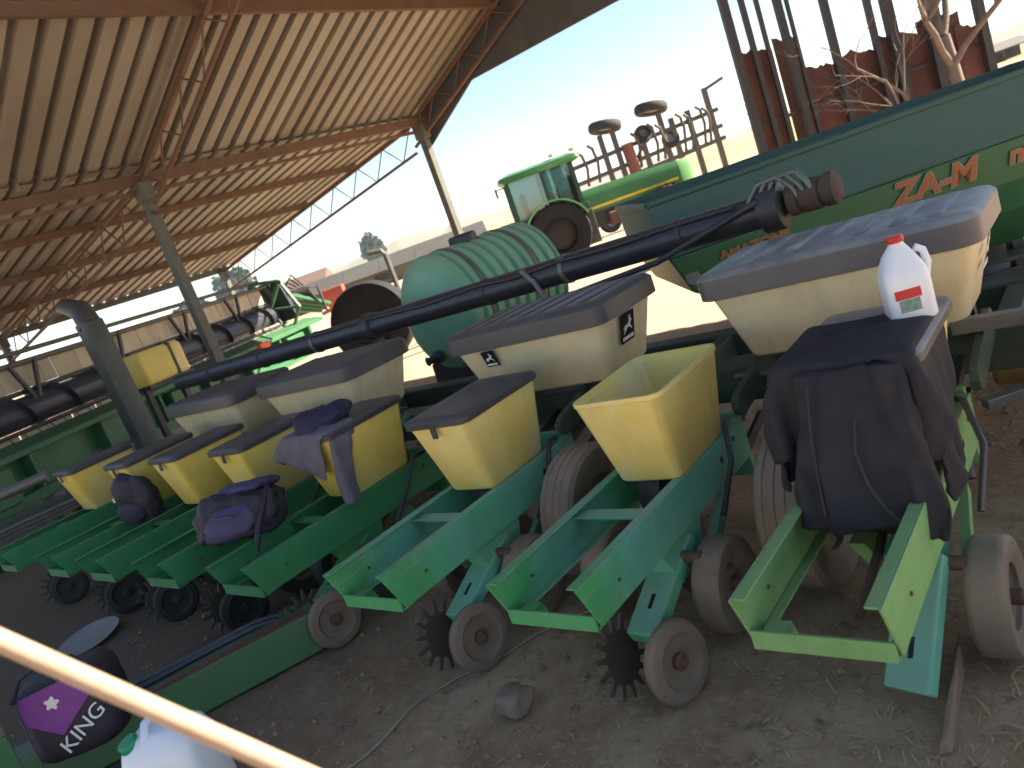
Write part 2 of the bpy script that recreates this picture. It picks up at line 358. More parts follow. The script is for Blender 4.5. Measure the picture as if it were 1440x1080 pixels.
# thick upright steel arm beyond the far end of the planter
up = thing('upright_steel_arm', 'thick grey-green upright steel arm with bent top beyond the leftmost yellow hopper', 'steel arm', (-10.2, 4.3, 0))
m_arm = mat('grey_green_steel', (.075, .08, .07), (.05, .058, .052), .5, 4, dust=.15, c3=(.03, .036, .033), bump=.1)
g = G(); g.rings([rrect(.15, .13, .03, z, -10.22 + dx, 4.3, 2) for z, dx in ((0, 0), (1.2, -.03), (2.0, -.06), (2.25, -.09))]); g.obj('column', m_arm, up, smooth=40)
g = G(); g.tube([(-10.28, 4.3, 2.18), (-10.45, 4.34, 2.42), (-10.85, 4.36, 2.55), (-11.0, 4.36, 2.56)], [.15, .14, .11, .09], 8); g.obj('bent_head', m_arm, up, smooth=50)
g = G(); g.box((-10.22, 4.3, .02), (.5, .5, .04)); g.obj('base_plate', m_arm, up)

# ------------------------------------------------------------------ the planter
UX = [-.77, -1.64, -2.57, -3.58, -4.46, -5.32, -6.1, -7.2]
planter = thing('row_planter', 'long green eight-row planter with yellow seed hoppers and cream fertilizer hoppers', 'planter', (-4, 3.2, 0))
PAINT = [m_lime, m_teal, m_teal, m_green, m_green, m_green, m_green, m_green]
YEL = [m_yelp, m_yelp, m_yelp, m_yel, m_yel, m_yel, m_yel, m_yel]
m_spike = mat('rusty_spike_wheel', (.10, .075, .06), (.06, .045, .04), .7, 9, metal=.3, dust=.4, rust=.3)

def rail_mesh(side):
    """C-channel rail seen from the side; flanges turned inwards; near end cut on a slant"""
    g = G(); t = .008; s = -side
    out = [(1.565, .595), (1.63, .425), (2.93, .395), (2.93, .575)]
    X = basis((side * .185, 0, 0), (0, 1, 0), (0, 0, 1))
    g.prism(out, t, X)
    g.add([(side * .181, 1.575, .595), (side * .181 + s * .035, 1.575, .595), (side * .181 + s * .035, 2.93, .575), (side * .181, 2.93, .575),
           (side * .181, 1.575, .588), (side * .181 + s * .035, 1.575, .588), (side * .181 + s * .035, 2.93, .568), (side * .181, 2.93, .568)],
          [(0, 1, 2, 3), (7, 6, 5, 4), (0, 4, 5, 1), (1, 5, 6, 2), (2, 6, 7, 3), (3, 7, 4, 0)])
    g.add([(side * .181, 1.64, .433), (side * .181 + s * .03, 1.64, .433), (side * .181 + s * .03, 2.93, .403), (side * .181, 2.93, .403),
           (side * .181, 1.64, .426), (side * .181 + s * .03, 1.64, .426), (side * .181 + s * .03, 2.93, .396), (side * .181, 2.93, .396)],
          [(0, 1, 2, 3), (7, 6, 5, 4), (0, 4, 5, 1), (1, 5, 6, 2), (2, 6, 7, 3), (3, 7, 4, 0)])
    return g
def tyre(r, wd, c, name='tyre', m=None, parent=None, ri=None, ridge=0, loc=None, n=36):
    ri = ri or r * .55; h = wd / 2; g = G(); q_ = .985 if r > .25 else 1.0
    prof = [(ri, -h * .8), (r * .75, -h), (r * .93, -h * .98), (r * .99, -h * .8), (r, -h * .55), (r * q_, -h * .5), (r * q_, -h * .38), (r, -h * .33), (r, -h * .08), (r * q_, -h * .05), (r * q_, h * .05), (r, h * .08), (r, h * .33), (r * q_, h * .38), (r * q_, h * .5), (r, h * .55), (r * .99, h * .8), (r * .93, h * .98), (r * .75, h), (ri, h * .8), (ri, -h * .8)]
    g.lathe(prof, c, (1, 0, 0), n, cap=False); return g.obj(name, m or m_rub, parent, loc=loc, smooth=40)
def wheel(c, r, wd, kind, parent=None, mr=None, mh=None):
    """a planter wheel: tyre is the part, rim and axle stub sub-parts"""
    t = tyre(r, wd, c, kind, mr, parent)
    g = G(); c = V(c); g.lathe([(.001, -.02), (r * .3, -.025), (r * .42, -.005), (r * .56, -wd * .28), (r * .58, -wd * .33), (r * .58, wd * .33), (r * .56, wd * .28), (r * .42, .005), (r * .3, .025), (.001, .02)], c, (1, 0, 0), 24)
    g.obj('rim', mh or m_wheel, t, smooth=40)
    g = G(); g.lathe([(.02, -wd * .75), (.026, -wd * .75), (.026, wd * .6), (.02, wd * .66)], c, (1, 0, 0), 10); g.obj('axle_stub', m_rust, t, smooth=40)
    return t
def spiked(c, r, parent, tilt=0):
    g = G(); n = 14; poly = []
    for k in range(n):
        a = 2 * math.pi * k / n
        for da, rr in ((-.12, .64), (-.05, 1.0), (.03, .98), (.10, .62)): poly.append((rr * r * math.cos(a + da), rr * r * math.sin(a + da)))
    X = Matrix.Translation(V(c)) @ Matrix.Rotation(R(tilt), 4, 'Y') @ basis((0, 0, 0), (0, 1, 0), (0, 0, 1))
    g.prism(poly, .012, X); return g.obj('spiked_closing_wheel', m_spike, parent)
def hopper_shell(g, rings_out, wall):
    """open box: outer rings bottom->top, then inner rings top->bottom, floor"""
    ins = []
    for hx, hy, r, z, cx, cy in reversed(rings_out): ins.append(rrect(hx - wall, hy - wall, max(.01, r - wall), max(z, rings_out[0][3] + wall), cx, cy))
    g.rings([rrect(hx, hy, r, z, cx, cy) for hx, hy, r, z, cx, cy in rings_out] + ins)
def logo(o, x, y, s, parent, plate=True):
    """black label with white border and a leaping-deer outline, on a hopper wall"""
    X = basis(o, x, y)
    pl = G()
    if plate: pl.prism([(-.5 * s, -.56 * s), (.5 * s, -.56 * s), (.5 * s, .56 * s), (-.5 * s, .56 * s)], .004, X); pl = pl.obj('label_plate', m_decal, parent)
    else: pl = parent
    z = Matrix.Translation((0, 0, .003))
    deer = [(-.34, -.06), (-.22, .05), (-.02, .07), (.10, .16), (.10, .30), (.02, .38), (.14, .34), (.20, .38), (.18, .24), (.30, .20), (.28, .14), (.20, .12), (.16, 0), (.26, -.10), (.32, -.22), (.24, -.14), (.12, -.06), (-.06, -.05), (-.16, -.14), (-.32, -.26), (-.22, -.10), (-.30, -.08)]
    g = G(); g.prism([(a * s, b * s + .04 * s) for a, b in deer], .003, X @ z); g.obj('leaping_deer_emblem', m_white, pl if plate else parent)
    g = G(); g.prism([(-.4 * s, -.46 * s), (.4 * s, -.46 * s), (.4 * s, -.33 * s), (-.4 * s, -.33 * s)], .003, X @ z); g.obj('label_strip', m_white, pl)

rails = {1: rail_mesh(1), -1: rail_mesh(-1)}
SEED = []
for i, x in enumerate(UX):
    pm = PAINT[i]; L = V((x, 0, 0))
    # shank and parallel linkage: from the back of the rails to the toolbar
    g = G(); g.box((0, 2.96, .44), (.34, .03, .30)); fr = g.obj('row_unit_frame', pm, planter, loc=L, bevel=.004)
    for s in (-1, 1):
        rl = rails[s].obj('rail', pm, fr, loc=L, bevel=.002, seg=1)
        if i < 5:
            for (by, bz, br, bm_) in ((2.66, .50, .016, m_decal), (2.80, .53, .012, m_rust), (1.78, .50, .007, m_rust)):
                g = G(); g.lathe([(.001, 0), (br, 0), (br * .8, .006 if bm_ is m_rust else .001), (.001, .007 if bm_ is m_rust else .0015)], (s * .185 + .004, by, bz), (1, 0, 0), 8); g.obj('bolt' if bm_ is m_rust else 'hole', bm_, fr, loc=L)
        for zz in (.5, .36): g = G(); g.bar((s * .12, 2.95, zz), (s * .12, 3.28, zz + .08), .02, .05); g.obj('linkage_arm', m_blk, fr, loc=L)
    g = G(); g.box((0, 1.615, .445), (.36, .008, .055)); g.box((0, 1.645, .422), (.36, .06, .008)); g.obj('end_angle', pm, fr, loc=L)
    g = G(); g.box((0, 2.12, .555), (.355, .06, .008)); g.box((0, 2.148, .535), (.355, .008, .04)); g.obj('cross_brace', m_lime if i == 0 else m_teal if i < 3 else pm, fr, loc=L)
    g = G(); g.prism([(1.64, .45), (1.70, .45), (1.72, .39), (1.69, .38)], .06, basis((-.13, 0, 0), (0, 1, 0), (0, 0, 1))); g.obj('hook_plate', pm, fr, loc=L)
    g = G(); g.tube([(.06, 1.75, .44), (.03, 2.1, .43), (0, 2.5, .46), (0, 2.85, .5)], .014, 8); g.obj('depth_lever', m_rust, fr, loc=L, smooth=50)
    # seed meter and disc opener under the hopper
    g = G(); g.lathe([(.13, -.05), (.14, 0), (.13, .05)], (-.02, 2.52, .46), (1, 0, 0), 20); g.obj('seed_meter', m_blk, fr, loc=L, smooth=40)
    g = G(); g.lathe([(.001, -.012), (.17, -.003), (.17, .003), (.001, .012)], (.02, 2.5, .165), (1, .06, 0), 28); g.obj('opener_disc', m_wheel, fr, loc=L, smooth=30)
    g = G(); g.prism([(2.15, .42), (2.75, .42), (2.62, .18), (2.35, .17)], .05, basis((-.05, 0, 0), (0, 1, 0), (0, 0, 1))); g.obj('opener_shank', pm, fr, loc=L, bevel=.004)
    # gauge wheels
    for s in (-1, 1):
        if (i, s) == (0, -1): continue
        c = (x + s * .27, 2.27 if s > 0 else 2.34, .178)
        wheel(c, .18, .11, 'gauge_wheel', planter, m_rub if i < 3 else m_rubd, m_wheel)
        g = G(); g.bar((x + s * .20, 2.29, .2), (x + s * .17, 2.62, .36), .03, .06); g.obj('gauge_wheel_arm', pm, fr)
    # closing arm with press wheel and spiked wheel
    ox = x + (.12 if i else .1)
    if i == 0:
        pts = [(ox + .02, 2.2, .36), (ox - .03, 1.93, .07)]
    else: pts = [(ox, 2.3, .36), (ox - .01, 1.9, .18)]
    d = V(pts[1]) - V(pts[0]); g = G(); g.bar(pts[0], pts[1], .125 if i else .13, .06)
    arm = g.obj('closing_arm', m_teal if i < 3 else pm, planter, bevel=.008)
    nrm = d.normalized().cross(V((1, 0, 0))); nrm = nrm if nrm.z > 0 else -nrm
    pa = V(pts[0]) * .3 + V(pts[1]) * .7 + nrm * .0295
    g = G(); g.box(pa, (.014, .06, .006), Matrix((V((1, 0, 0)), d.normalized(), V((1, 0, 0)).cross(d.normalized()))).transposed()); g.obj('slot', m_decal, arm)
    g = G(); g.prism([(2.05, .44), (2.42, .44), (2.36, .27), (2.16, .24)], .10, basis((ox, 0, 0), (0, 1, 0), (0, 0, 1))); g.obj('arm_bracket', m_teal if i < 3 else pm, arm, bevel=.006)
    g = G(); g.tube([(ox - .11, 2.2, .33), (ox + .13, 2.2, .33)], .022, 10); g.obj('pivot_bolt', m_rust, arm, smooth=40)
    if i:
        g = G(); pc, pa_ = V((ox + .115, 1.87, .128)), V((1, -.22, .12)).normalized(); g.lathe([(.001, -.01), (.085, -.018), (.098, -.03), (.13, -.024), (.140, -.010), (.141, .010), (.13, .024), (.098, .030), (.085, .014), (.05, .006), (.001, .006)], pc, pa_, 34); pw = g.obj('press_wheel', m_wheel if i < 4 else m_rubd, planter, smooth=35)  # far press wheels and hubs darkened: shade below the far rows painted in
        g = G(); g.lathe([(.028, 0), (.03, .022), (.018, .026), (.016, .04), (.001, .042)], pc + pa_ * .004, pa_, 12); g.obj('hub', m_rust if i < 4 else m_rubd, pw, smooth=40)
        g = G(); g.tube([pc - pa_ * .12, pc], .012, 8); g.obj('axle_stub', m_rust, pw, smooth=40)
        spiked((ox - .10, 1.86, .125), .15, arm, -10)
    # seed hopper
    cy = 2.53; g = G()
    ro = [(.120, .195, .02, .575, 0, cy + .01), (.136, .215, .035, .590, 0, cy + .01), (.188, .276, .035, .93, 0, cy), (.198, .285, .055, .935, 0, cy), (.198, .285, .055, .952, 0, cy)]
    hopper_shell(g, ro, .012)
    HX = x + (.05 if i == 1 else .02)
    hp = g.obj('seed_hopper', YEL[i], planter, loc=(HX, 0, 0), smooth=40); SEED.append(hp)
    if i == 1: tag(hp, 'open yellow seed hopper without a lid')
    else:
        g = G(); g.rings([rrect(.207, .295, .05, .938, 0, cy), rrect(.209, .297, .05, .965, 0, cy), rrect(.197, .285, .045, .976, 0, cy), rrect(.15, .24, .03, .979, 0, cy)])
        g.obj('lid', m_lidg if i == 0 else m_lid, hp, loc=(HX, 0, 0), smooth=40)
        g = G(); g.box((0, cy - .298, .92), (.03, .008, .06)); g.obj('latch', m_blk, hp, loc=(HX, 0, 0))

# toolbar, rear beam, hopper stands
m_tool = mat('grimy_dark_green_steel', (.02, .065, .035), (.03, .04, .03), .6, 5, dust=.5, dustc=(.12, .10, .075), rust=.2, bump=.2, grime=.6)
g = G(); g.box((-3.95, 3.38, .60), (7.6, .18, .18)); g.obj('toolbar', m_tool, planter, bevel=.012)
g = G(); g.box((-3.95, 4.0, .62), (7.4, .14, .14)); g.obj('rear_beam', m_tool, planter, bevel=.012)
for x in (-.5, -1.9, -3.3, -4.7, -6.1, -7.4): g = G(); g.bar((x, 3.45, .62), (x, 3.95, .62), .09, .12); g.obj('frame_tie', m_tool, planter, bevel=.008)
FX = [(-.98, .53), (-2.53, .53), (-4.52, .55), (-5.98, .56)]
for i, (x, hx) in enumerate(FX):
    cy, hy = 3.27, .30; zt = 1.13 + (0.01 if i < 2 else 0)
    g = G(); hopper_shell(g, [(hx - .135, .19, .03, .785, 0, cy), (hx - .115, .21, .05, .80, 0, cy), (hx - .025, hy - .02, .06, zt - .02, 0, cy), (hx - .02, hy - .01, .07, zt, 0, cy)], .014)
    fh = g.obj('fertilizer_hopper', m_cream, planter, loc=(x, 0, 0), smooth=40)
    g = G()
    g.rings([rrect(hx - .01, hy, .07, zt - .055, 0, cy), rrect(hx, hy + .01, .07, zt - .05, 0, cy), rrect(hx, hy + .01, .07, zt + .035, 0, cy), rrect(hx - .02, hy - .01, .06, zt + .055, 0, cy), rrect(hx - .08, hy - .06, .05, zt + .062, 0, cy)])
    lid = g.obj('lid', m_lidg if i == 0 else m_lid, fh, loc=(x, 0, 0), smooth=40)
    for k in range(7):
        rx = -hx + .14 + (2 * hx - .28) * k / 6
        g = G(); g.rings([rrect(.035, hy - .06, .03, zt + .058, rx, cy, 2), rrect(.022, hy - .08, .02, zt + .067, rx, cy, 2)]); g.obj('lid_ridge', m_lidg if i == 0 else m_lid, lid, loc=(x, 0, 0), smooth=40)
    for sx in (-1, 1):
        g = G(); g.bar((x + sx * (hx - .16), 3.40, .62), (x + sx * (hx - .16), 3.36, .82), .05, .05); g.obj('hopper_stand', m_blk, fh)
        g = G(); g.tube([(x + sx * .25, 3.2, .82), (x + sx * .27, 3.1, .66), (x + sx * .33, 2.95, .5), (x + sx * .36, 2.8, .3)], .025, 8); g.obj('delivery_hose', m_blk, fh, smooth=60)
    if i == 1:
        n1 = V((0, -1, .22)); logo((x - .245, cy - .2775, 1.03), (1, 0, 0), (0, -.29, 1), .085, fh)
        logo((x + .487, cy - .04, 1.0), (0, 1, 0), (.29, 0, 1), .135, fh)
    if i == 0: logo((x + .487, cy + .02, 1.0), (0, 1, 0), (.29, 0, 1), .14, fh, plate=False)

# long folded marker tube lying across behind the hoppers
g = G(); g.tube([(-8.35, 4.12, 1.22), (-6, 4.12, 1.24), (-1.5, 4.12, 1.275)], [.085, .09, .09], 18); mk = tag(g.obj('marker_tube', m_blktube, planter, smooth=50), 'long dark tube lying across above the hoppers')
g = G(); g.lathe([(.10, -.10), (.125, -.09), (.125, .02), (.10, .03)], (-1.48, 4.12, 1.275), (1, 0, 0), 18); g.obj('collar', m_blk, mk, smooth=40)
g = G(); g.lathe([(.075, 0), (.085, .01), (.085, .05), (.07, .06), (.085, .08), (.085, .16), (.07, .17), (.085, .19), (.085, .24), (.06, .26), (.001, .265)], (-1.43, 4.12, 1.29), (1, 0, 0), 18); g.obj('rusty_end_coupling', mat('dark_dusty_rust', (.085, .05, .038), (.055, .036, .03), .8, 8, dust=.4, bump=.25), mk, smooth=40)
for k in range(3):
    g = G(); g.tube([(-1.62 + .05 * k, 4.07, 1.34), (-1.55 + .05 * k, 4.07, 1.42 + .01 * k), (-1.44 + .05 * k, 4.06, 1.43), (-1.38 + .04 * k, 4.06, 1.36), (-1.36 + .04 * k, 4.06, 1.30)], .016, 8); g.obj('hydraulic_pipe', mat('grey_green_fitting', (.16, .2, .17), (.1, .13, .11), .4, 9, metal=.4, dust=.3), mk, smooth=60)
g = G(); g.tube([(-1.55, 4.02, 1.34), (-2.2, 3.99, 1.17), (-3.0, 3.98, 1.10), (-3.4, 4.0, 1.06)], .018, 8); g.obj('hydraulic_hose', m_blk, mk, smooth=60)
for x in (-2.05, -2.9, -3.6, -5.7, -6.6, -7.6):
    g = G(); zc = 1.275 - (-1.5 - x) * .0079; g.lathe([(.088, -.018), (.097, -.014), (.097, .014), (.088, .018)], (x, 4.12, zc), (1, 0, 0), 16); g.obj('band_clamp', m_steel if x in (-2.9, -5.7) else m_blk, mk, smooth=40)
g = G(); g.tube([(-1.7, 4.045, 1.345), (-2.05, 4.05, 1.34), (-2.5, 4.03, 1.325), (-2.9, 4.05, 1.33), (-3.3, 4.03, 1.31), (-3.6, 4.05, 1.325), (-4.2, 4.035, 1.30), (-4.9, 4.05, 1.32), (-5.7, 4.05, 1.31)], .011, 7); g.obj('hydraulic_hose', m_blk, mk, smooth=60)
g = G(); g.bar((-4.93, 4.12, .62), (-4.93, 4.12, 1.2), .07, .07); g.obj('tube_support', m_blk, mk)
g = G(); g.lathe([(.1, -.05), (.115, -.04), (.115, .04), (.1, .05)], (-4.93, 4.12, 1.247), (1, 0, 0), 18); g.obj('clamp', m_blk, mk, smooth=40)
g = G(); g.tube([(-3.2, 4.03, 1.34), (-3.12, 4.02, 1.25), (-3.08, 4.03, 1.12)], .02, 7); g.obj('strap', m_steel, mk, smooth=60)
# transport wheels
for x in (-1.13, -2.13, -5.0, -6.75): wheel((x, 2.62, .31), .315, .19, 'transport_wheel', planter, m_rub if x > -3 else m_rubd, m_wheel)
# clutter of chains, shafts and small iron between the units
for i, x in enumerate(UX[:-1]):
    xm = (x + UX[i + 1]) / 2
    g = G(); g.tube([(xm - .3, 3.1, .70), (xm + .3, 3.1, .70)], .014, 8); g.obj('drive_shaft', m_steel, planter, smooth=50)
    g = G(); g.lathe([(.07, -.012), (.075, 0), (.07, .012)], (xm - .05, 3.1, .70), (1, 0, 0), 18); g.obj('sprocket', m_rust, planter)
    g = G(); g.bar((xm + .08, 3.30, .70), (xm + .08, 2.85, .52), .03, .05); g.obj('wheel_arm', m_green if i > 2 else m_teal, planter, bevel=.004)
    g = G(); g.tube([(xm + .15, 3.25, .76), (xm + .1, 3.0, .85), (xm - .05, 2.9, .72), (xm - .2, 3.05, .62)], .012, 6); g.obj('hose', m_blk, planter, smooth=60)
for i, x in enumerate(UX):
    g = G(); cap = [(2.86 + .05 * math.cos(R(a)), .66 + .05 * math.sin(R(a))) for a in range(90, 271, 30)] + [(3.26 + .06 * math.cos(R(a)), .72 + .06 * math.sin(R(a))) for a in range(-90, 91, 30)]
    g.prism(cap, .03, basis((x + .235, 0, 0), (0, 1, 0), (0, 0, 1))); g.obj('chain_guard', m_tool, planter, bevel=.004)
    pts = [(x - .16 + .022 * math.cos(k * .9), 2.98 + .005 * k, .42 + .022 * math.sin(k * .9) + .0018 * k) for k in range(56)]
    g = G(); g.tube(pts, .005, 5); g.obj('down_force_spring', m_rust, planter, smooth=60)
    g = G(); g.tube([(x + .12, 2.9, .58), (x + .2, 2.75, .62), (x + .26, 2.6, .52), (x + .24, 2.45, .36)], .012, 6); g.obj('seed_tube', m_blk, planter, smooth=60)
# right-hand end: upright ratchet, pipes and flanges
g = G(); g.tube([(-.36, 2.9, .25), (-.34, 2.92, .78)], .022, 8); g.obj('end_stay', m_lime, planter, smooth=50)
g = G(); g.box((-.33, 3.05, .74), (.12, .12, .10)); g.obj('end_bracket', m_steel, planter, bevel=.01)
g = G(); g.bar((-.62, 3.08, .78), (-.1, 3.1, .78), .05, .05); g.obj('end_bar', m_steel, planter)
g = G(); g.tube([(-.40, 2.75, .50), (-.30, 3.0, .62), (-.25, 3.3, .62)], .02, 8); g.obj('end_strut', m_lime, planter, smooth=50)

# ------------------------------------------------------------------ green ribbed tank
tk = thing('ribbed_tank', 'pale green ribbed plastic tank lying on a dark cradle behind the hoppers', 'tank', (-5.0, 5.6, 0))
m_tank = mat('green_translucent_plastic', (.20, .47, .29), (.16, .42, .25), .4, 2, dust=.5, dustc=(.34, .38, .24), spec=.4)
ax = V((.2, .98, 0)).normalized(); c0 = V((-5.12, 5.02, 1.08)); m_outl_ = mat('faded_tank_label', (.35, .45, .3), (.25, .38, .24), .6, 20)
prof = [(.001, -.10), (.2, -.095), (.38, -.07), (.48, -.03), (.54, .03)]
h = .06
while h < 1.18:
    prof += [(.555, h), (.555, h + .07), (.525, h + .085), (.525, h + .115), (.555, h + .13)]; h += .13
prof += [(.54, 1.2), (.45, 1.27), (.25, 1.31), (.001, 1.32)]
g = G(); g.lathe(prof, c0, ax, 48); g.obj('barrel', m_tank, tk, smooth=35)
g = G(); g.lathe([(.14, 0), (.14, .06), (.12, .08), (.001, .085)], c0 + ax * .6 + V((0, 0, .54)), (0, 0, 1), 20); g.obj('filler_cap', m_blk, tk, smooth=40)
sd_ = V((ax.y, -ax.x, 0))
for t in (.23, .88): g = G(); g.lathe([(.558, -.02), (.564, -.018), (.564, .018), (.558, .02)], c0 + ax * (t + .035), ax, 48, cap=False); g.obj('steel_strap', m_steel, tk, smooth=40)
g = G(); g.lathe([(.06, 0), (.06, .05), (.035, .06), (.035, .14), (.045, .15), (.001, .16)], c0 - ax * .10 - V((0, 0, .36)), -ax, 14); g.obj('outlet_valve', m_blk, tk, smooth=40)
g = G(); g.prism([(-.13, -.09), (.13, -.09), (.13, .09), (-.13, .09)], .003, basis(c0 - ax * .1015 + V((0, 0, .05)), sd_, (0, 0, 1))); g.obj('faded_label', m_outl_, tk)
for t in (.15, 1.05):
    g = G(); a = c0 + ax * t; g.prism([(-.6, -1.06), (.6, -1.06), (.56, -.5), (.4, -.42), (.0, -.57), (-.4, -.42), (-.56, -.5)], .08, basis(a, sd_, (0, 0, 1))); g.obj('cradle', m_blk, tk, bevel=.01)

# ------------------------------------------------------------------ green tractor
M = frame((-12.5, 16.3, 0), (.77, .64))
tr = thing('tractor', 'green cab tractor with yellow stripe on its bonnet parked in the yard', 'tractor', (-11.2, 17.6, 0))
m_tg = mat('tractor_green', (.025, .17, .05), (.018, .13, .04), .35, 3, dust=.3, dustc=(.24, .27, .15))
m_cab = mat('dark_cab_green', (.012, .05, .03), (.01, .04, .025), .4, 3)
m_tyr = mat('black_tractor_rubber', (.005, .005, .007), (.009, .009, .011), .8, 6, bump=.2, grime=0)
m_tgl = mat('pale_tractor_green', (.13, .40, .12), (.10, .34, .10), .4, 3, dust=.3, dustc=(.4, .42, .25))  # paler copy of the green, sun on the bonnet front painted in
m_tyl = mat('stripe_yellow', (.75, .55, .05), rough=.4)
def pane_mat():
    m = bpy.data.materials.new('window_glass'); m.use_nodes = True; N = m.node_tree.nodes; L = m.node_tree.links; N.clear()
    t = N.new('ShaderNodeBsdfTransparent'); t.inputs[0].default_value = (.4, .58, .58, 1); gl = N.new('ShaderNodeBsdfGlossy'); gl.inputs['Roughness'].default_value = .05
    mx = N.new('ShaderNodeMixShader'); mx.inputs[0].default_value = .16; o = N.new('ShaderNodeOutputMaterial')
    L.new(t.outputs[0], mx.inputs[1]); L.new(gl.outputs[0], mx.inputs[2]); L.new(mx.outputs[0], o.inputs[0]); return m
m_pane = pane_mat()
def gobj(name, fn, m, par, **k): g = G(M); fn(g); return g.obj(name, m, par, **k)
gobj('cab_roof', lambda g: g.rings([rrect(1.02, .84, .15, 2.50, .95, .8), rrect(1.12, .9, .2, 2.56, .95, .8), rrect(1.10, .88, .2, 2.66, .95, .8), rrect(.85, .65, .2, 2.73, .95, .8)]), m_tg, tr, smooth=40)
gobj('cab_floor', lambda g: g.box((.95, .8, 1.32), (1.95, 1.5, .16)), m_cab, tr, bevel=.03)
cabp = [(.02, .05), (.95, .02), (1.78, .22), (1.78, 1.38), (.95, 1.58), (.02, 1.55)]
for a, b in cabp: gobj('cab_pillar', lambda g: g.bar((a, b, 1.38), (a, b, 2.52), .10, .10), m_cab, tr)
for k in range(6):
    a, b = cabp[k], cabp[(k + 1) % 6]
    gobj('window_pane', lambda g: g.bar((a[0], a[1], 1.95), (b[0], b[1], 1.95), .012, 1.1), m_pane, tr)
gobj('seat', lambda g: (g.box((.55, .8, 1.55), (.5, .5, .18)), g.box((.35, .8, 1.85), (.14, .5, .6))), m_blk, tr, bevel=.04)
gobj('steering_wheel', lambda g: g.tube([(1.25 + .1 * math.cos(a), .8 + .2 * math.sin(a), 1.85 + .12 * math.cos(a)) for a in [k * math.pi / 8 for k in range(17)]], .02, 6, False), m_blk, tr, smooth=50)
gobj('steering_column', lambda g: g.bar((1.25, .8, 1.85), (1.5, .8, 1.4), .06), m_blk, tr)
gobj('bonnet', lambda g: g.rings([[V((x, .8 + s, z)) for s, z in ((-.40, 1.05 - dz), (-.42, 1.50 - dz), (-.34, 1.68 - dz), (.34, 1.68 - dz), (.42, 1.50 - dz), (.40, 1.05 - dz))] for x, dz in ((1.85, 0), (3.2, .02), (4.2, .05), (4.5, .08))]), m_tg, tr, smooth=30)
gobj('bonnet_front', lambda g: g.rings([[V((x, .8 + s * k, z)) for s, z in ((-.40, .62), (-.42, 1.42), (-.34, 1.60), (.34, 1.60), (.42, 1.42), (.40, .62))] for x, k in ((4.5, 1), (4.72, .98), (4.82, .85))]), m_tgl, tr, smooth=30)
gobj('stripe', lambda g: g.box((3.15, .375, 1.16), (2.5, .012, .07)), m_tyl, tr)
gobj('engine', lambda g: (g.box((3.1, .8, .88), (2.5, .55, .52))), m_blk, tr, bevel=.05)
gobj('side_tank', lambda g: g.box((2.6, .42, .75), (.5, .3, .35)), m_rust, tr, bevel=.04)
gobj('exhaust_box', lambda g: g.box((3.5, .5, 1.0), (.3, .14, .16)), m_steel, tr, bevel=.03)
gobj('steps', lambda g: g.box((1.75, .1, .75), (.4, .25, .9)), m_blk, tr, bevel=.03)
gobj('axle', lambda g: g.box((.9, .8, .82), (.5, 1.5, .4)), m_tg, tr, bevel=.05)
gobj('chassis_front', lambda g: g.box((4.3, .8, .55), (1.1, .5, .4)), m_tg, tr, bevel=.05)
m_hub = mat('dusty_dark_rim', (.008, .008, .008), (.014, .013, .01), .6, 5, grime=0)
def bigtyre(cx, y, r, wd):
    t = G(M); h_ = wd / 2
    t.lathe([(r * .55, -h_ * .7), (r * .75, -h_), (r * .95, -h_), (r, -h_ * .8), (r, h_ * .8), (r * .95, h_), (r * .75, h_), (r * .55, h_ * .7), (r * .55, -h_ * .7)], (cx, y, r), (0, 1, 0), 40, cap=False); t_ = t.obj('wheel', m_tyr, tr, smooth=40)
    t = G(M); t.lathe([(.001, -.05), (r * .2, -.06), (r * .5, .0), (r * .56, -h_ * .6), (r * .56, h_ * .6), (r * .3, .05), (.001, .05)], (cx, y, r), (0, 1, 0), 28); t.obj('rim', m_hub, t_, smooth=40)
    for k in range(22):
        a = 2 * math.pi * k / 22; t = G(M); t.box((cx + r * 1.0 * math.cos(a), y, r + r * 1.0 * math.sin(a)), (.05, wd * .85, .07), Matrix.Rotation(-a + math.pi / 2, 3, 'Y')); t.obj('lug', m_tyr, t_)
bigtyre(.95, .0, .82, .45); bigtyre(.95, 1.65, .82, .45); bigtyre(3.9, .05, .55, .32); bigtyre(3.9, 1.55, .55, .32)
for y in (0, 1.65): gobj('mudguard', lambda g: g.rings([[V((.95 + .92 * math.cos(a), y + s, .82 + .92 * math.sin(a))) for s in (-.25, .25)] + [V((.95 + .88 * math.cos(a), y + s, .82 + .88 * math.sin(a))) for s in (.25, -.25)] for a in [R(20 + 10 * k) for k in range(15)]]), m_tgl, tr, smooth=40)
gobj('mirror', lambda g: (g.bar((-.05, -.02, 2.42), (-.28, -.15, 2.42), .03), g.box((-.3, -.17, 2.34), (.05, .16, .24))), m_blk, tr)
gobj('work_lamp', lambda g: g.box((1.9, .1, 2.78), (.14, .1, .1)), mat('lamp_cream', (.7, .6, .4)), tr, bevel=.02)
gobj('work_lamp', lambda g: g.box((1.35, .08, 2.8), (.12, .1, .1)), mat('lamp_cream', (.7, .6, .4)), tr, bevel=.02)

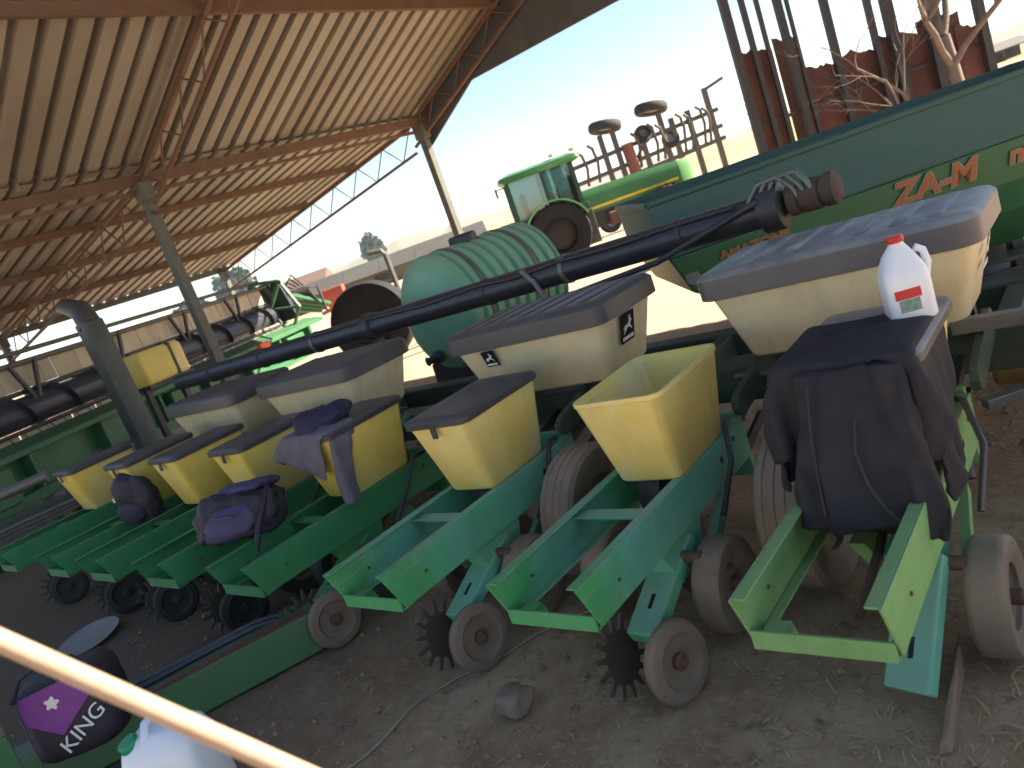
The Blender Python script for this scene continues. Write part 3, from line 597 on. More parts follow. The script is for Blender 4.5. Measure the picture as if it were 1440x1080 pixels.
# ------------------------------------------------------------------ folded cultivator behind the tractor
M = frame((-14.5, 22.8, 0), (.75, .66))
cu_ = thing('folded_cultivator', 'folded cultivator frame with raised wheels standing behind the tractor bonnet', 'cultivator', (-12.3, 24.8, 0))
m_cf = mat('dark_implement_frame', (.05, .05, .05), (.09, .075, .06), .6, 4, dust=.4, rust=.3)
for z in (.75, 1.55, 1.95, 2.5): gobj('frame_bar', lambda g: g.bar((-.2, 0, z - .05), (5.2, 0, z + (.2 if z > 1 else 0)), .13, .14), m_cf, cu_)
for x, zt in ((-.1, 2.35), (1.15, 3.2), (1.6, 3.25), (2.5, 2.7), (3.25, 3.2), (3.6, 2.95), (4.2, 3.0), (4.95, 3.5)): gobj('upright', lambda g: g.bar((x, 0, 0), (x - .02, 0, zt), .16, .16), m_cf, cu_)
gobj('red_cylinder', lambda g: g.tube([(1.95, -.1, 1.25), (1.9, -.1, 2.65)], .2, 12), mat('red_implement_paint', (.22, .06, .045), (.17, .05, .04), .5, 4, dust=.4), cu_, smooth=40)
gobj('ram', lambda g: g.tube([(1.3, .1, 1.0), (2.6, .1, 2.6)], .06, 8), m_steel, cu_, smooth=40)
gobj('drawbar_head', lambda g: g.bar((4.9, 0, 3.42), (5.6, -.1, 3.6), .1, .1), m_cf, cu_)
for k, x in enumerate((.3, .7, 2.2, 2.8, 3.05, 3.8, 4.05, 4.5, 4.7)):
    gobj('tine', lambda g: g.tube([(x, 0, 1.75), (x + .1, -.15, 2.3 + .1 * (k % 3)), (x + .02, -.3, 2.75 + .12 * (k % 2)), (x - .12, -.34, 2.9 + .1 * (k % 2))], .05, 6), m_cf, cu_, smooth=50)
for (x, z, tl) in ((1.4, 3.4, 14), (3.05, 3.45, 14), (2.55, 2.75, 70), (3.4, 2.3, 70), (.6, .42, 90), (4.5, .42, 90)):
    a = V((math.sin(R(tl)) * .25, -math.sin(R(tl)), math.cos(R(tl)))) if tl > 30 else V((.2, .1, 1))
    r_ = .56 if tl < 30 else .4 if tl > 80 else .3
    t = G(M); t.lathe([(r_ * .5, -.12), (r_ * .9, -.15), (r_, -.08), (r_, .08), (r_ * .9, .15), (r_ * .5, .12), (r_ * .5, -.12)], (x, 0 if tl != 90 else -.1, z), a, 30, cap=False); t_ = t.obj('wheel', m_rubd, cu_, smooth=40)
    t = G(M); t.lathe([(.001, -.06), (r_ * .5, -.08), (r_ * .52, .08), (.001, .06)], (x, 0 if tl != 90 else -.1, z), a, 20); t.obj('rim', m_steel, t_, smooth=40)

# ------------------------------------------------------------------ fertilizer spreader
M = frame((-2.45, 4.6, 0), (.79, .612))
sp = thing('fertilizer_spreader', 'large green fertilizer spreader hopper with orange lettering behind the right-hand hoppers', 'spreader', (-.9, 6.6, 0))
m_spg = mat('spreader_green', (.024, .135, .05), (.02, .115, .045), .45, 2.5, dust=.25, dustc=(.16, .15, .10), rust=.02)
m_spt = mat('spreader_tarpaulin_green', (.022, .10, .088), (.03, .095, .07), .6, 2.0, dust=.4, dustc=(.15, .14, .10), bump=.2, bsc=9, grime=.5, stretch=(.35, .35, 2))
def srect(z, x0, x1, y0, y1): return [V((x0, y0, z)), V((x1, y0, z)), V((x1, y1, z)), V((x0, y1, z))]
gobj('hopper', lambda g: g.rings([srect(.35, .75, 2.55, .40, 1.0), srect(.62, .42, 2.9, .12, 1.3), srect(.82, .10, 3.25, .02, 1.42), srect(1.085, 0, 3.3, -.02, 1.5), srect(1.105, .03, 3.27, .04, 1.46), srect(.9, .15, 3.2, .1, 1.36), srect(.45, .8, 2.5, .45, .95)]), m_spg, sp, bevel=.012)
gobj('hopper_extension', lambda g: g.rings([srect(1.09, -.015, 3.315, -.035, 1.515), srect(1.46, -.03, 3.33, .01, 1.53), srect(1.46, .01, 3.29, .05, 1.49), srect(1.11, .03, 3.27, .01, 1.47)]), m_spt, sp, bevel=.01)
gobj('rim_tube', lambda g: g.tube([(-.03, .01, 1.465), (3.33, .01, 1.465), (3.33, 1.53, 1.465), (-.03, 1.53, 1.465), (-.03, .01, 1.465)], .022, 8), m_spt, sp, smooth=50)
gobj('grid_cover', lambda g: g.box((1.65, .77, 1.40), (3.2, 1.4, .02)), m_spt, sp)
for x in (.85, 2.45):
    for y in (.45, .95): gobj('leg', lambda g: g.bar((x, y, .0), (x, y, .5), .08, .08), m_blk, sp)
gobj('base_frame', lambda g: g.box((1.65, .7, .12), (1.8, .6, .1)), m_blk, sp, bevel=.01)
for x in (1.0, 2.3): gobj('spreading_disc', lambda g: g.lathe([(.001, 0), (.3, .01), (.32, .04), (.001, .03)], (x, .5, .26), (0, 0, 1), 24), m_steel, sp, smooth=40)
gobj('side_reflector', lambda g: g.lathe([(.05, 0), (.05, .012), (.001, .014)], (.12, .005, .92), (0, -1, .2), 16), m_steel, sp, smooth=40)
m_outl = mat('pale_letter_outline', (.34, .3, .22), (.25, .23, .17), .6, 20, dust=.3)
m_orw = mat('worn_orange_print', (.42, .14, .045), (.34, .11, .04), .55, 14, dust=.4, rust=.15, rustc=(.05, .14, .06))
for tx, lx, lz, sz, wx, sh in (('ZA-M', 1.76, .985, .195, 1.15, .15), ('maxis', 2.46, .985, .165, 1.15, .15), ('AMAZONE', .56, .995, .075, 1.3, 0)):
    o_ = M @ basis((lx, -.0155, lz), (1, 0, 0), (0, -.19, 1))
    bk = text_mesh(tx, sz, o_, 'lettering_outline', m_outl, sp, .001, sh, wx, sz * .06)
    text_mesh(tx, sz, o_ @ Matrix.Translation((0, 0, .002)), 'lettering', m_orw, sp, .001, sh, wx, sz * .03)

# ------------------------------------------------------------------ rusty sheet pen with tall poles
M = frame((-5.3, 14.4, 0), (.77, .64))
pen = thing('rusty_sheet_pen', 'rusty red steel sheet enclosure with tall dark poles beyond the spreader', 'enclosure', (-3.6, 15.8, 0))
pan = [(.12, .70, 3.02, 2.90), (.80, 1.22, 3.06, 2.96), (1.2, 1.72, 2.36, 2.3), (1.74, 2.55, 2.42, 2.32), (2.5, 3.3, 2.44, 2.3), (3.28, 4.05, 2.5, 2.42), (3.9, 4.5, 2.2, 2.0)]
for k, (a, b, za, zb) in enumerate(pan):
    n = 10; top = []
    for i in range(n + 1):
        t = i / n; top.append((b + (a - b) * t, zb + (za - zb) * t + .10 * noise.noise(V((k * 3.3, t * 4, 1))) + random.uniform(-.03, .03)))
    gobj('rusty_sheet', lambda g: g.prism([(a, .1), (b, .1)] + top, .012, basis((0, .04 * (k % 2) + (.12 if k == 1 else 0), 0), (1, 0, 0), (0, 0, 1))), m_rustred if k != 1 else m_rust, pen)
m_pole = mat('dark_pole_steel', (.025, .025, .03), (.04, .033, .033), .6, 3, rust=.25)
for x, h_, wd in ((.05, 6.5, .14), (.37, 5.5, .09), (.60, 5.5, .07), (.97, 5.2, .12), (1.13, 5.2, .06), (1.74, 5.2, .12), (2.47, 4.6, .10), (2.78, 5.0, .16), (3.45, 4.5, .14), (4.35, 4.2, .14)):
    gobj('pole', lambda g: g.bar((x, -.1, 0), (x + random.uniform(-.03, .03), -.1, h_), wd, wd), m_pole, pen)
for z, x0, x1 in ((.6, .05, 4.4), (1.7, .05, 4.4)): gobj('rail', lambda g: g.bar((x0, .02 - .055, z), (x1, .02 - .055, z + .02), .03, .06), m_pole, pen)

# ------------------------------------------------------------------ bare trees
m_bark = mat('pale_bark', (.19, .155, .125), (.12, .095, .08), .9, 4, bump=.4)
def bare_tree(base, hgt, r, seed, name, label, group=None, levels=5, m=None, twig=1, lean=(0, 0)):
    rnd = random.Random(seed); root = thing(name, label, 'tree', base, group)
    tg, bgm = G(), G()
    def grow(p, d, L, r0, lv):
        pts = [p]; n = 4; dd = d.copy()
        for i in range(n):
            dd = (dd + V((rnd.uniform(-1, 1), rnd.uniform(-1, 1), rnd.uniform(-.6, .9))) * (.14 + .05 * (levels - lv))).normalized(); pts.append(pts[-1] + dd * L / n)
        tgt = tg if lv == levels else bgm
        r1 = r0 * (.62 if lv > 1 else .25)
        tgt.tube(pts, [r0 + (r1 - r0) * i / n for i in range(n + 1)], 8 if lv >= levels - 1 else 5 if lv > 1 else 3)
        if lv == 0: return
        nk = rnd.choice((2, 3, 3)) if lv < levels else 5
        for k in range(nk + (1 if lv < 3 else 0)):
            t = rnd.uniform(.45, 1) if k else 1; j = min(n, max(1, int(t * n + .5)))
            a = rnd.uniform(0, 2 * math.pi); sp_ = rnd.uniform(.5, 1.0); q = dd.orthogonal().normalized(); q = Matrix.Rotation(a, 3, dd) @ q
            grow(pts[j], (dd + q * sp_ + V((0, 0, .12))).normalized(), L * rnd.uniform(.55, .8), r1 * rnd.uniform(.55, .8), lv - 1)
    grow(V(base), V((lean[0], lean[1], 1)).normalized(), hgt * .42, r, levels)
    tg.obj('trunk', m or m_bark, root, smooth=60); bgm.obj('crown', m or m_bark, root, smooth=60)
    return root
bare_tree((-2.27, 15.75, -.1), 5.2, .15, 23, 'bare_tree', 'bare winter tree with pale trunk and tangled twigs in front of the rusty sheets', levels=7, lean=(-.05, .0))
bare_tree((-2.75, 15.3, -.1), 3.6, .06, 31, 'leafless_shrub', 'tangled leafless shrub left of the pale tree trunk', levels=5)
m_ftw = mat('far_twigs', (.16, .15, .15), (.12, .11, .11), .9, 3)
for k, (x, y, h_) in enumerate(((-102, 305, 21), (-90, 295, 17), (-117, 320, 20), (-75, 290, 16))):
    bare_tree((x, y, -.2), h_, .5, 40 + k, 'distant_bare_tree', ('leafless tree second from left far beyond the cultivator', 'leafless tree third from left far beyond the cultivator', 'leftmost leafless tree far beyond the cultivator', 'rightmost leafless tree far off nearest the dark poles')[k], 'far leafless trees', levels=4, m=m_ftw)

# ------------------------------------------------------------------ combine header (long cutting table) at the left
M = frame((-11.5, 3.3, 0), (-.41, .91))
hd = thing('harvester_header', 'long green harvester cutting header with dark auger and cream boards beyond the planter', 'harvester header', (-13, 6.5, 0))
m_hg = mat('header_green', (.02, .15, .06), (.015, .11, .045), .45, 3, dust=.4, dustc=(.14, .15, .09), rust=.06)
m_board = mat('cream_board', (.55, .47, .34), (.46, .39, .28), .7, 3, dust=.3, ovar=.4)
X0, X1 = -3.0, 8.2
gobj('trough_top', lambda g: g.prism([(-.15, 1.02), (.35, 1.12), (.35, 1.06), (-.15, .94)], X1 - X0 + .6, basis(((X0 + X1) / 2, 0, 0), (0, 1, 0), (0, 0, 1))), m_hg, hd, bevel=.01)
gobj('trough_back', lambda g: g.box(((X0 + X1) / 2, .1, .66), (X1 - X0, .05, .62)), m_hg, hd)
gobj('lower_beam', lambda g: g.box(((X0 + X1) / 2, -.05, .40), (X1 - X0, .16, .14)), m_hg, hd, bevel=.01)
for k in range(9):
    x = X0 + .4 + k * 1.3
    gobj('rib', lambda g: g.prism([(-.12, .35), (.08, .35), (.08, 1.0), (-.12, .93)], .05, basis((x, 0, 0), (0, 1, 0), (0, 0, 1))), m_hg, hd)
    if k % 3 == 1: gobj('feeder_housing', lambda g: g.box((x + .55, -.06, .66), (.7, .24, .46)), m_hg, hd, bevel=.02)
    if k in (2, 6): gobj('support_leg', lambda g: g.bar((x, -.05, 0), (x, -.05, .36), .1, .1), m_blk, hd)
gobj('auger_tube', lambda g: g.tube([(X0, .55, 1.45), (X1 - .6, .55, 1.42)], .21, 18), mat('navy_auger_steel', (.02, .025, .045), (.035, .04, .06), .35, 5, dust=.2), hd, smooth=40)
def flight(g):
    n = 260; r0, r1 = .2, .29; rows = []
    for i in range(n + 1):
        a = i / n * 2 * math.pi * 13; x = X0 + (X1 - .6 - X0) * i / n
        rows.append([V((x, .55 + r0 * math.cos(a), 1.44 + r0 * math.sin(a))), V((x, .55 + r1 * math.cos(a), 1.44 + r1 * math.sin(a))), V((x + .012, .55 + r1 * math.cos(a), 1.44 + r1 * math.sin(a))), V((x + .012, .55 + r0 * math.cos(a), 1.44 + r0 * math.sin(a)))])
    g.rings(rows)
gobj('auger_flight', flight, m_blktube, hd)
for z, y, r_ in ((1.72, .5, .035), (2.12, .45, .04), (2.28, .6, .035), (1.22, .3, .03)): gobj('reel_pipe', lambda g: g.tube([(X0, y, z), (X1 - .5, y, z - .04)], r_, 10), m_grey if z > 2 else m_blk, hd, smooth=40)
nb = 44
for k in range(nb):
    x = X0 + .1 + k * (X1 - .8 - X0) / nb
    gobj('board', lambda g: g.box((x + .1, .52 + random.uniform(-.01, .01), 1.91), (.225, .02, .34 + random.uniform(-.015, .015))), m_board, hd)
    if k % 2 == 0: gobj('board', lambda g: g.box((x + .2, .34, 1.16), (.44, .02, .15)), m_board, hd)
    gobj('reel_tine', lambda g: g.tube([(x, .33, 1.24), (x + .02, .22, 1.02)], .008, 5), m_blk, hd)
for k in range(7):
    x = X0 + .5 + k * 1.75
    gobj('reel_bracket', lambda g: (g.bar((x - .22, .42, 2.1), (x, .42, 1.45), .05, .05), g.bar((x + .22, .42, 2.1), (x, .42, 1.45), .05, .05)), m_blk, hd)
# reel end with spokes and lifting arms
for k in range(6):
    a = R(60 * k + 10); gobj('reel_spoke', lambda g: g.bar((X1 - .5, .55, 1.55), (X1 - .5, .55 + .72 * math.cos(a), 1.55 + .72 * math.sin(a)), .05, .09, (1, 0, 0)), m_hg, hd)
gobj('reel_end_ring', lambda g: g.tube([(X1 - .5, .55 + .72 * math.cos(R(60 * k + 10)), 1.55 + .72 * math.sin(R(60 * k + 10))) for k in range(7)], .045, 6, False), m_hg, hd)
gobj('end_shield', lambda g: g.prism([(.05, 1.2), (1.05, 1.2), (1.1, 1.75), (.7, 2.15), (.2, 2.1)], .06, basis((X1 - .35, 0, 0), (0, 1, 0), (0, 0, 1))), m_blktube, hd, bevel=.01)
gobj('drive_gearbox', lambda g: g.box((X1 - .15, .5, 1.6), (.34, .5, .5)), m_blktube, hd, bevel=.04)
for k in range(5): gobj('drive_hose', lambda g: g.tube([(X1 - .1, .25 + .1 * k, 1.85), (X1 + .2, .15 + .08 * k, 2.15 - .07 * k), (X1 + .6, .1 + .06 * k, 1.7), (X1 + .9, .1, 1.3)], .022, 6), m_blk, hd, smooth=60)
for k in range(4): gobj('lift_arm', lambda g: g.bar((X1 - .3, .3 + .12 * k, 1.85 - .1 * k), (X1 + 1.35, .1 + .1 * k, 1.22 - .04 * k), .07, .07), m_hg, hd)
gobj('lever', lambda g: g.bar((X1 + .9, 0, 1.1), (X1 + .9, 0, 1.75), .06, .04), m_blk, hd)
gobj('hose_loop', lambda g: g.tube([(X1 + .9, 0, 1.7), (X1 + .3, .1, 1.82), (X1 - .2, .2, 1.8)], .025, 6), m_blk, hd, smooth=60)
gobj('orange_light', lambda g: g.box((X1 - 2.9, -.5, .99), (.34, .1, .12)), mat('orange_reflector', (.8, .12, .03), rough=.4), hd, bevel=.02)
gobj('light_bracket', lambda g: g.bar((X1 - 2.9, -.46, .95), (X1 - 2.9, -.05, .95), .04, .04), m_blk, hd)

# axle assembly with a bright cylinder below the header's near end
axl = thing('scrap_axle_assembly', 'dark axle assembly with shiny cylinder at the left edge below the header', 'axle', (-9.2, 2.3, 0))
M = frame((-9.6, 2.35, 0), (.55, .84))
gobj('axle_beam', lambda g: g.bar((-.8, 0, .45), (1.2, 0, .45), .14, .14), m_tool, axl, bevel=.01)
gobj('bright_cylinder', lambda g: g.tube([(.05, -.1, .78), (.55, -.1, .80)], .06, 14), m_steel, axl, smooth=40)
gobj('cylinder_rod', lambda g: g.tube([(-.3, -.1, .76), (.05, -.1, .78)], .025, 10), m_steel, axl, smooth=40)
for a_, b_ in ((-.3, .5), (.6, .35), (1.0, .6)): gobj('stay', lambda g: g.bar((a_, 0, .0), (a_ + .1, -.08, .95 * b_ + .3), .07, .07), m_blk, axl)
for x_ in (-.7, 1.1): gobj('hub', lambda g: g.lathe([(.2, -.08), (.24, -.06), (.24, .06), (.12, .08), (.10, .16), (.001, .17)], (x_, -.06, .28), (.1, -1, 0), 20), m_tool, axl, smooth=40)
for k in range(3): gobj('pipe', lambda g: g.tube([(-.9, -.25 - .06 * k, .30 + .05 * k), (.2, -.22 - .05 * k, .36 + .05 * k), (1.5, -.1 - .05 * k, .42 + .04 * k)], .022, 7), m_grey, axl, smooth=50)
# yellow box on a dark stand, in front of the header
yb = thing('yellow_tank_box', 'boxy yellow plastic tank with a black strap in front of the header', 'tank', (-11.15, 5.3, 0))
M = frame((-11.15, 5.25, 0), (-.2, .98))
gobj('body', lambda g: g.rings([rrect(.36, .22, .04, 1.2), rrect(.38, .24, .05, 1.25), rrect(.38, .24, .05, 1.62), rrect(.34, .2, .04, 1.68)]), m_yel, yb, smooth=40)
gobj('strap', lambda g: g.rings([rrect(.386, .246, .05, 1.2, .0, 0)[0:0] or [V((.14, s * .25, z)) for s, z in ((-1, 1.19), (-1, 1.69), (1, 1.69), (1, 1.19))], [V((.18, s * .25, z)) for s, z in ((-1, 1.19), (-1, 1.69), (1, 1.69), (1, 1.19))]]), m_blk, yb)
gobj('stand', lambda g: (g.box((0, 0, 1.17), (.8, .5, .06)), g.bar((-.3, 0, 0), (-.3, 0, 1.15), .08), g.bar((.3, 0, 0), (.3, 0, 1.15), .08)), m_blk, yb)

# ------------------------------------------------------------------ far buildings, odds and ends in the yard
bn = thing('long_low_barn', 'long low farm barn with a grey roof far behind the green tank', 'barn', (-52, 36, 0))
M = frame((-66, 23, 0), (.745, .667)); m_bwall = mat('pale_barn_wall', (.15, .125, .10), (.12, .10, .08), .9, .5); m_broof = mat('grey_barn_roof', (.06, .057, .05), (.045, .043, .04), .8, .4, stretch=(3, .4, 1))
gobj('wall', lambda g: g.box((18, 2.6, .55), (36, 5, 1.1)), m_bwall, bn)
for s, y0, y1 in ((0, -.3, 2.6), (1, 5.5, 2.6)):
    for k in range(12): gobj('roof_sheet', lambda g: g.prism([(y0, 1.05), (y1, 2.1), (y1, 2.16), (y0, 1.11)], 2.97, basis((1.5 + 3.0 * k, 0, 0), (0, 1, 0), (0, 0, 1))), m_broof, bn)
for k in range(8): gobj('window', lambda g: g.box((3 + 4 * k, .08, .65), (1.2, .06, .5)), m_decal, bn)
b2 = thing('distant_pale_building', 'small pale farm building far off between the barn and the orange machine', 'building', (-62, 33, 0))
M = frame((-58, 40, 0), (.745, .667))
gobj('wall', lambda g: g.box((0, 0, 1.1), (9, 4, 2.2)), m_bwall, b2); gobj('roof', lambda g: g.prism([(-2.3, 2.15), (2.3, 2.15), (0, 3.0)], 9.4, basis((0, 0, 0), (0, 1, 0), (0, 0, 1))), mat('brown_roof', (.12, .08, .065), (.10, .07, .055), .8, .5), b2)
for k in range(3): gobj('window', lambda g: g.box((-3 + 3 * k, -2.0, 1.2), (1, .06, .8)), m_decal, b2)

def leafy_tree(base, h, rr, seed, label):
    rnd = random.Random(seed); root = thing('distant_tree', label, 'tree', base)
    g = G(); g.tube([V(base), V(base) + V((0, 0, h * .5))], [.3, .15], 7); g.obj('trunk', m_ftw, root)
    g = G()
    for _ in range(1400):
        v = V((rnd.gauss(0, 1), rnd.gauss(0, 1), rnd.gauss(0, 1))).normalized() * rnd.uniform(.3, 1) ** .5
        k = 1 + .35 * noise.noise(v * 2 + V((seed, 0, 0)))
        p = V(base) + V((v.x * rr * k, v.y * rr * k, h * .6 + v.z * h * .42 * k)); s = rr * .13
        a = V((rnd.uniform(-1, 1), rnd.uniform(-1, 1), rnd.uniform(-1, 1))).normalized(); b = a.orthogonal().normalized()
        g.add([p + a * s, p - a * s * .5 + b * s, p - a * s * .5 - b * s], [(0, 1, 2)])
    g.obj('crown', mat('far_leaves', (.07, .09, .06), (.05, .065, .045), .9, .5), root)
leafy_tree((-364, 227, -2), 26, 11, 3, 'rounded grey-green tree far off above the barn roof')
leafy_tree((-388, 213, -2), 19, 11, 5, 'lower spreading tree far off left of the rounded tree')
leafy_tree((-343, 308, -2), 22, 7, 9, 'narrow tree far off right of the barn end')

M = frame((-20.6, 15.7, 0), (.745, .667))
rm = thing('orange_implement', 'small orange-red farm implement standing far behind the dark tyre', 'implement', (-20.3, 16, 0))
m_or = mat('orange_paint', (.36, .06, .025), (.3, .05, .025), .5, 4, dust=.3)
gobj('hopper', lambda g: g.rings([srect(.85, .15, .55, -.2, .2), srect(1.25, 0, .75, -.3, .3), srect(1.5, 0, .75, -.3, .3)]), m_or, rm, bevel=.02)
gobj('beam', lambda g: g.bar((-.2, 0, .8), (1.6, 0, 1.1), .12, .12), m_or, rm)
for x in (.1, .65): gobj('leg', lambda g: g.bar((x, 0, 0), (x, 0, .9), .08, .08), m_rust, rm)
gobj('wheel', lambda g: g.lathe([(.001, -.08), (.36, -.09), (.4, -.05), (.4, .05), (.36, .09), (.001, .08)], (1.3, -.3, .4), (0, 1, 0), 24), m_rubd, rm, smooth=40)
tyl = thing('large_black_tyre', 'large black tractor tyre standing upright left of the green tank', 'tyre', (-10.9, 9.2, 0))
g = G(); aa = V((.55, -.83, .06)); g.lathe([(.42, -.22), (.58, -.26), (.72, -.24), (.76, -.15), (.76, .15), (.72, .24), (.58, .26), (.42, .22), (.42, -.22)], (-10.95, 9.2, .75), aa, 40, cap=False); g.obj('tyre', m_tyr, tyl, smooth=40)
g = G(); g.lathe([(.001, -.02), (.2, -.05), (.40, 0), (.42, -.18), (.43, .18), (.2, .06), (.001, .05)], (-10.95, 9.2, .75), aa, 28); g.obj('rim', m_tyr, tyl, smooth=40)
lp = thing('hooked_pole', 'thin grey pole with a hooked top left of the green tank', 'pole', (-11.3, 10.4, 0))
g = G(); g.tube([(-11.25, 10.35, 0), (-11.25, 10.35, 1.85)], .05, 8); g.obj('shaft', m_grey, lp, smooth=40)
g = G(); g.tube([(-11.25, 10.35, 1.8), (-11.3, 10.32, 1.92), (-11.55, 10.2, 1.95)], .05, 8); g.obj('hook', m_grey, lp, smooth=40)

# low farm sheds and scrap seen at the far right
for k, (x, y, wd) in enumerate(((-8.2, 74, 7), (2.0, 78, 8))):
    fs_ = thing('open_farm_shed', ('dark open farm shed left of the other at the far right field edge', 'dark open farm shed at the very right edge by the dry field')[k], 'shed', (x, y, 0), 'sheds at the field edge')
    M = frame((x - wd / 2, y, 0), (.9, .43)); zb = -1.2
    gobj('back_wall', lambda g: g.box((wd / 2, 3, zb + 1.0), (wd, .1, 2.2)), m_blk, fs_); gobj('roof', lambda g: g.prism([(-.4, zb + 2.0), (3.3, zb + 2.6), (3.3, zb + 2.7), (-.4, zb + 2.1)], wd + .4, basis((wd / 2, 0, 0), (0, 1, 0), (0, 0, 1))), m_grey, fs_)
    for q in range(4): gobj('post', lambda g: g.bar((q * wd / 3, 0, zb - .4), (q * wd / 3, 0, zb + 2.05), .16), m_bwall, fs_)
# scrap iron on the ground behind the planter's right end
M = None
SCR = [((-.55, 4.15, .10), (.5, .06, .05), 40, m_steel, 'short steel bar lying in the scrap behind the right planter end'),
       ((-.9, 4.9, .12), (.9, .05, .05), -20, m_steel, 'long pale bar lying across the scrap below the spreader'),
       ((-.35, 4.6, .16), (.3, .3, .06), 15, m_rust, 'rusty square plate in the scrap below the spreader')]
for c, d, a, m_, lb in SCR:
    g = G(); g.box(c, d, Matrix.Rotation(R(a), 3, 'Z') @ Matrix.Rotation(R(4), 3, 'X')); g.box((c[0] + .05, c[1], c[2] + d[2] * .7), (d[0] * .25, d[1] * .7, d[2] * .8), Matrix.Rotation(R(a), 3, 'Z'))
    tag(g.obj('scrap_iron', m_, bevel=.006), lb, 'scrap metal')
gb = thing('rusty_gearbox', 'small rusty yellow gearbox lying in the scrap behind the right planter end', 'gearbox', (-.55, 4.5, 0))
g = G(); g.box((-.62, 4.45, .14), (.26, .2, .2)); g.obj('casing', mat('rusty_yellow', (.4, .22, .04), (.25, .13, .03), .6, 8, rust=.4, dust=.4), gb, bevel=.03)
g = G(); g.lathe([(.09, 0), (.09, .05), (.05, .06), (.05, .16)], (-.5, 4.43, .16), (1, -.2, .1), 16); g.obj('flange', m_steel, gb, smooth=40)

# ------------------------------------------------------------------ things on the ground in front
beam = thing('green_steel_beam', 'long green steel beam with dusty top lying on the ground at lower left', 'beam', (-3.8, 1.0, 0))
p0, p1 = V((-3.40, 1.82, 0)), V((-4.14, .36, 0)); dd = (p1 - p0).normalized(); nn = V((dd.y, -dd.x, 0)); 
if nn.x < 0: nn = -nn
g = G(); mid = (p0 + p1) / 2
Lb = (p1 - p0).length
def bq(a, off, z): return p0 + dd * a - nn * off + V((0, 0, z))
g.add([bq(0, .0, .0), bq(0, .02, .2), bq(0, .24, .2), bq(0, .26, 0), bq(Lb, .0, .0), bq(Lb, .02, .2), bq(Lb, .24, .2), bq(Lb, .26, 0)], [(0, 1, 2, 3), (7, 6, 5, 4), (0, 4, 5, 1), (1, 5, 6, 2), (2, 6, 7, 3), (3, 7, 4, 0)])
g.obj('beam_body', mat('beam_green', (.02, .17, .05), (.015, .13, .04), .5, 4, dust=.75, dustc=(.17, .145, .11), bump=.1), beam, bevel=.008)
g = G(); g.bar(bq(.05, .06, .204), bq(Lb * .75, .06, .204), .06, .012); g.obj('wear_strip', m_rust, beam)
for k, (off, hh) in enumerate(((.155, .0), (.185, .012), (.215, .0))):
    pts = [bq(.12 + Lb * .62 * t, off + .012 * math.sin(t * 6 + k), .214 + hh - .19 * max(0, t - .75) * 4 * (off > .2) - .05 * max(0, .12 - t) * 8) for t in [i / 12 for i in range(13)]]
    g = G(); g.tube(pts, .014, 8); tag(g.obj('hydraulic_hose', mat('blue_black_hose', (.03, .045, .08), (.02, .03, .05), .4, 5, dust=.3), smooth=60), ('bluish hose lying closest along the green beam', 'bluish hose lying middle of three along the green beam', 'bluish hose lying farthest from the green beam')[k], 'hose', 'hoses beside the beam')
fr = thing('green_frame_stand', 'green square-tube frame corner with dusty top at the lower left edge', 'frame', (-3.8, .55, 0))
g = G(); g.bar((-3.62, .50, 0), (-3.62, .50, .50), .075); g.obj('leg', m_hg, fr, bevel=.006)
g = G(); g.bar((-3.58, .50, .54), (-4.5, .50, .54), .08); g.obj('top_rail', mat('dusty_beam_green', (.05, .1, .05), (.03, .08, .04), .6, 4, dust=.9, dustc=(.2, .17, .13)), fr, bevel=.006)
g = G(); g.bar((-4.4, .50, 0), (-4.4, .50, .50), .075); g.obj('leg', m_hg, fr, bevel=.006)

def soft(g, fn, nu=24, nv=24):
    g.rings([[fn(u / nu, v / nv) for u in range(nu)] for v in range(nv + 1)], cap=True); return g
def bag_fn(c, hx, hy, hz, yaw, tilt=0, p=3.2, wob=.03, seed=0):
    Rm = Matrix.Rotation(yaw, 3, 'Z') @ Matrix.Rotation(tilt, 3, 'X'); e = 2 / p
    def se(t): return math.copysign(abs(t) ** e, t)
    def fn(u, v):
        a = 2 * math.pi * u; b = (v - .5) * math.pi * .995
        q = V((hx * se(math.cos(b)) * se(math.cos(a)), hy * se(math.cos(b)) * se(math.sin(a)), hz * se(math.sin(b))))
        k = 1 + wob * 3 * noise.noise(q * 7 + V((seed, 0, 0))) + wob * 1.3 * noise.noise(q * 19 + V((0, seed, 0)))
        return V(c) + Rm @ (q * k)
    return fn, Rm
def smesh(name, fn, m, par, nu=48, nv=32): g = G(); soft(g, fn, nu, nv); return g.obj(name, m, par, smooth=180)

m_navy = mat('dark_navy_nylon', (.013, .012, .024), (.02, .018, .036), .6, 8, dust=.15, bump=.3, bsc=60)
m_purp = mat('purple_nylon', (.22, .05, .26), (.18, .04, .22), .55, 8, bump=.3, bsc=60)
m_lav = mat('lavender_trim', (.065, .055, .125), (.045, .04, .09), .6, 8, bump=.3)
bag = thing('lunch_bag', 'navy and purple lunch bag printed KING on the green beam', 'bag', (-3.72, .80, .2))
fn, Rm = bag_fn((-3.74, .83, .385), .19, .14, .185, R(55), R(-6), 4.5, .02, 2); smesh('bag_body', fn, m_navy, bag)
def onbag(u, v, off=.006):   # a point just proud of the bag's front; u across, v up, both -1..1
    return V((-3.74, .83, .385)) + Rm @ V((u * .19, -(.14 + off), v * .185))
g = G(); fx = lambda a, b: (a, b)
X = basis(onbag(0, 0, .004), Rm @ V((1, 0, 0)), Rm @ V((0, 0, 1)))
g.prism([(-.14, .15), (.10, .16), (.13, .07), (-.04, -.06), (-.165, .05)], .008, X); g.obj('purple_panel', m_purp, bag, bevel=.003)
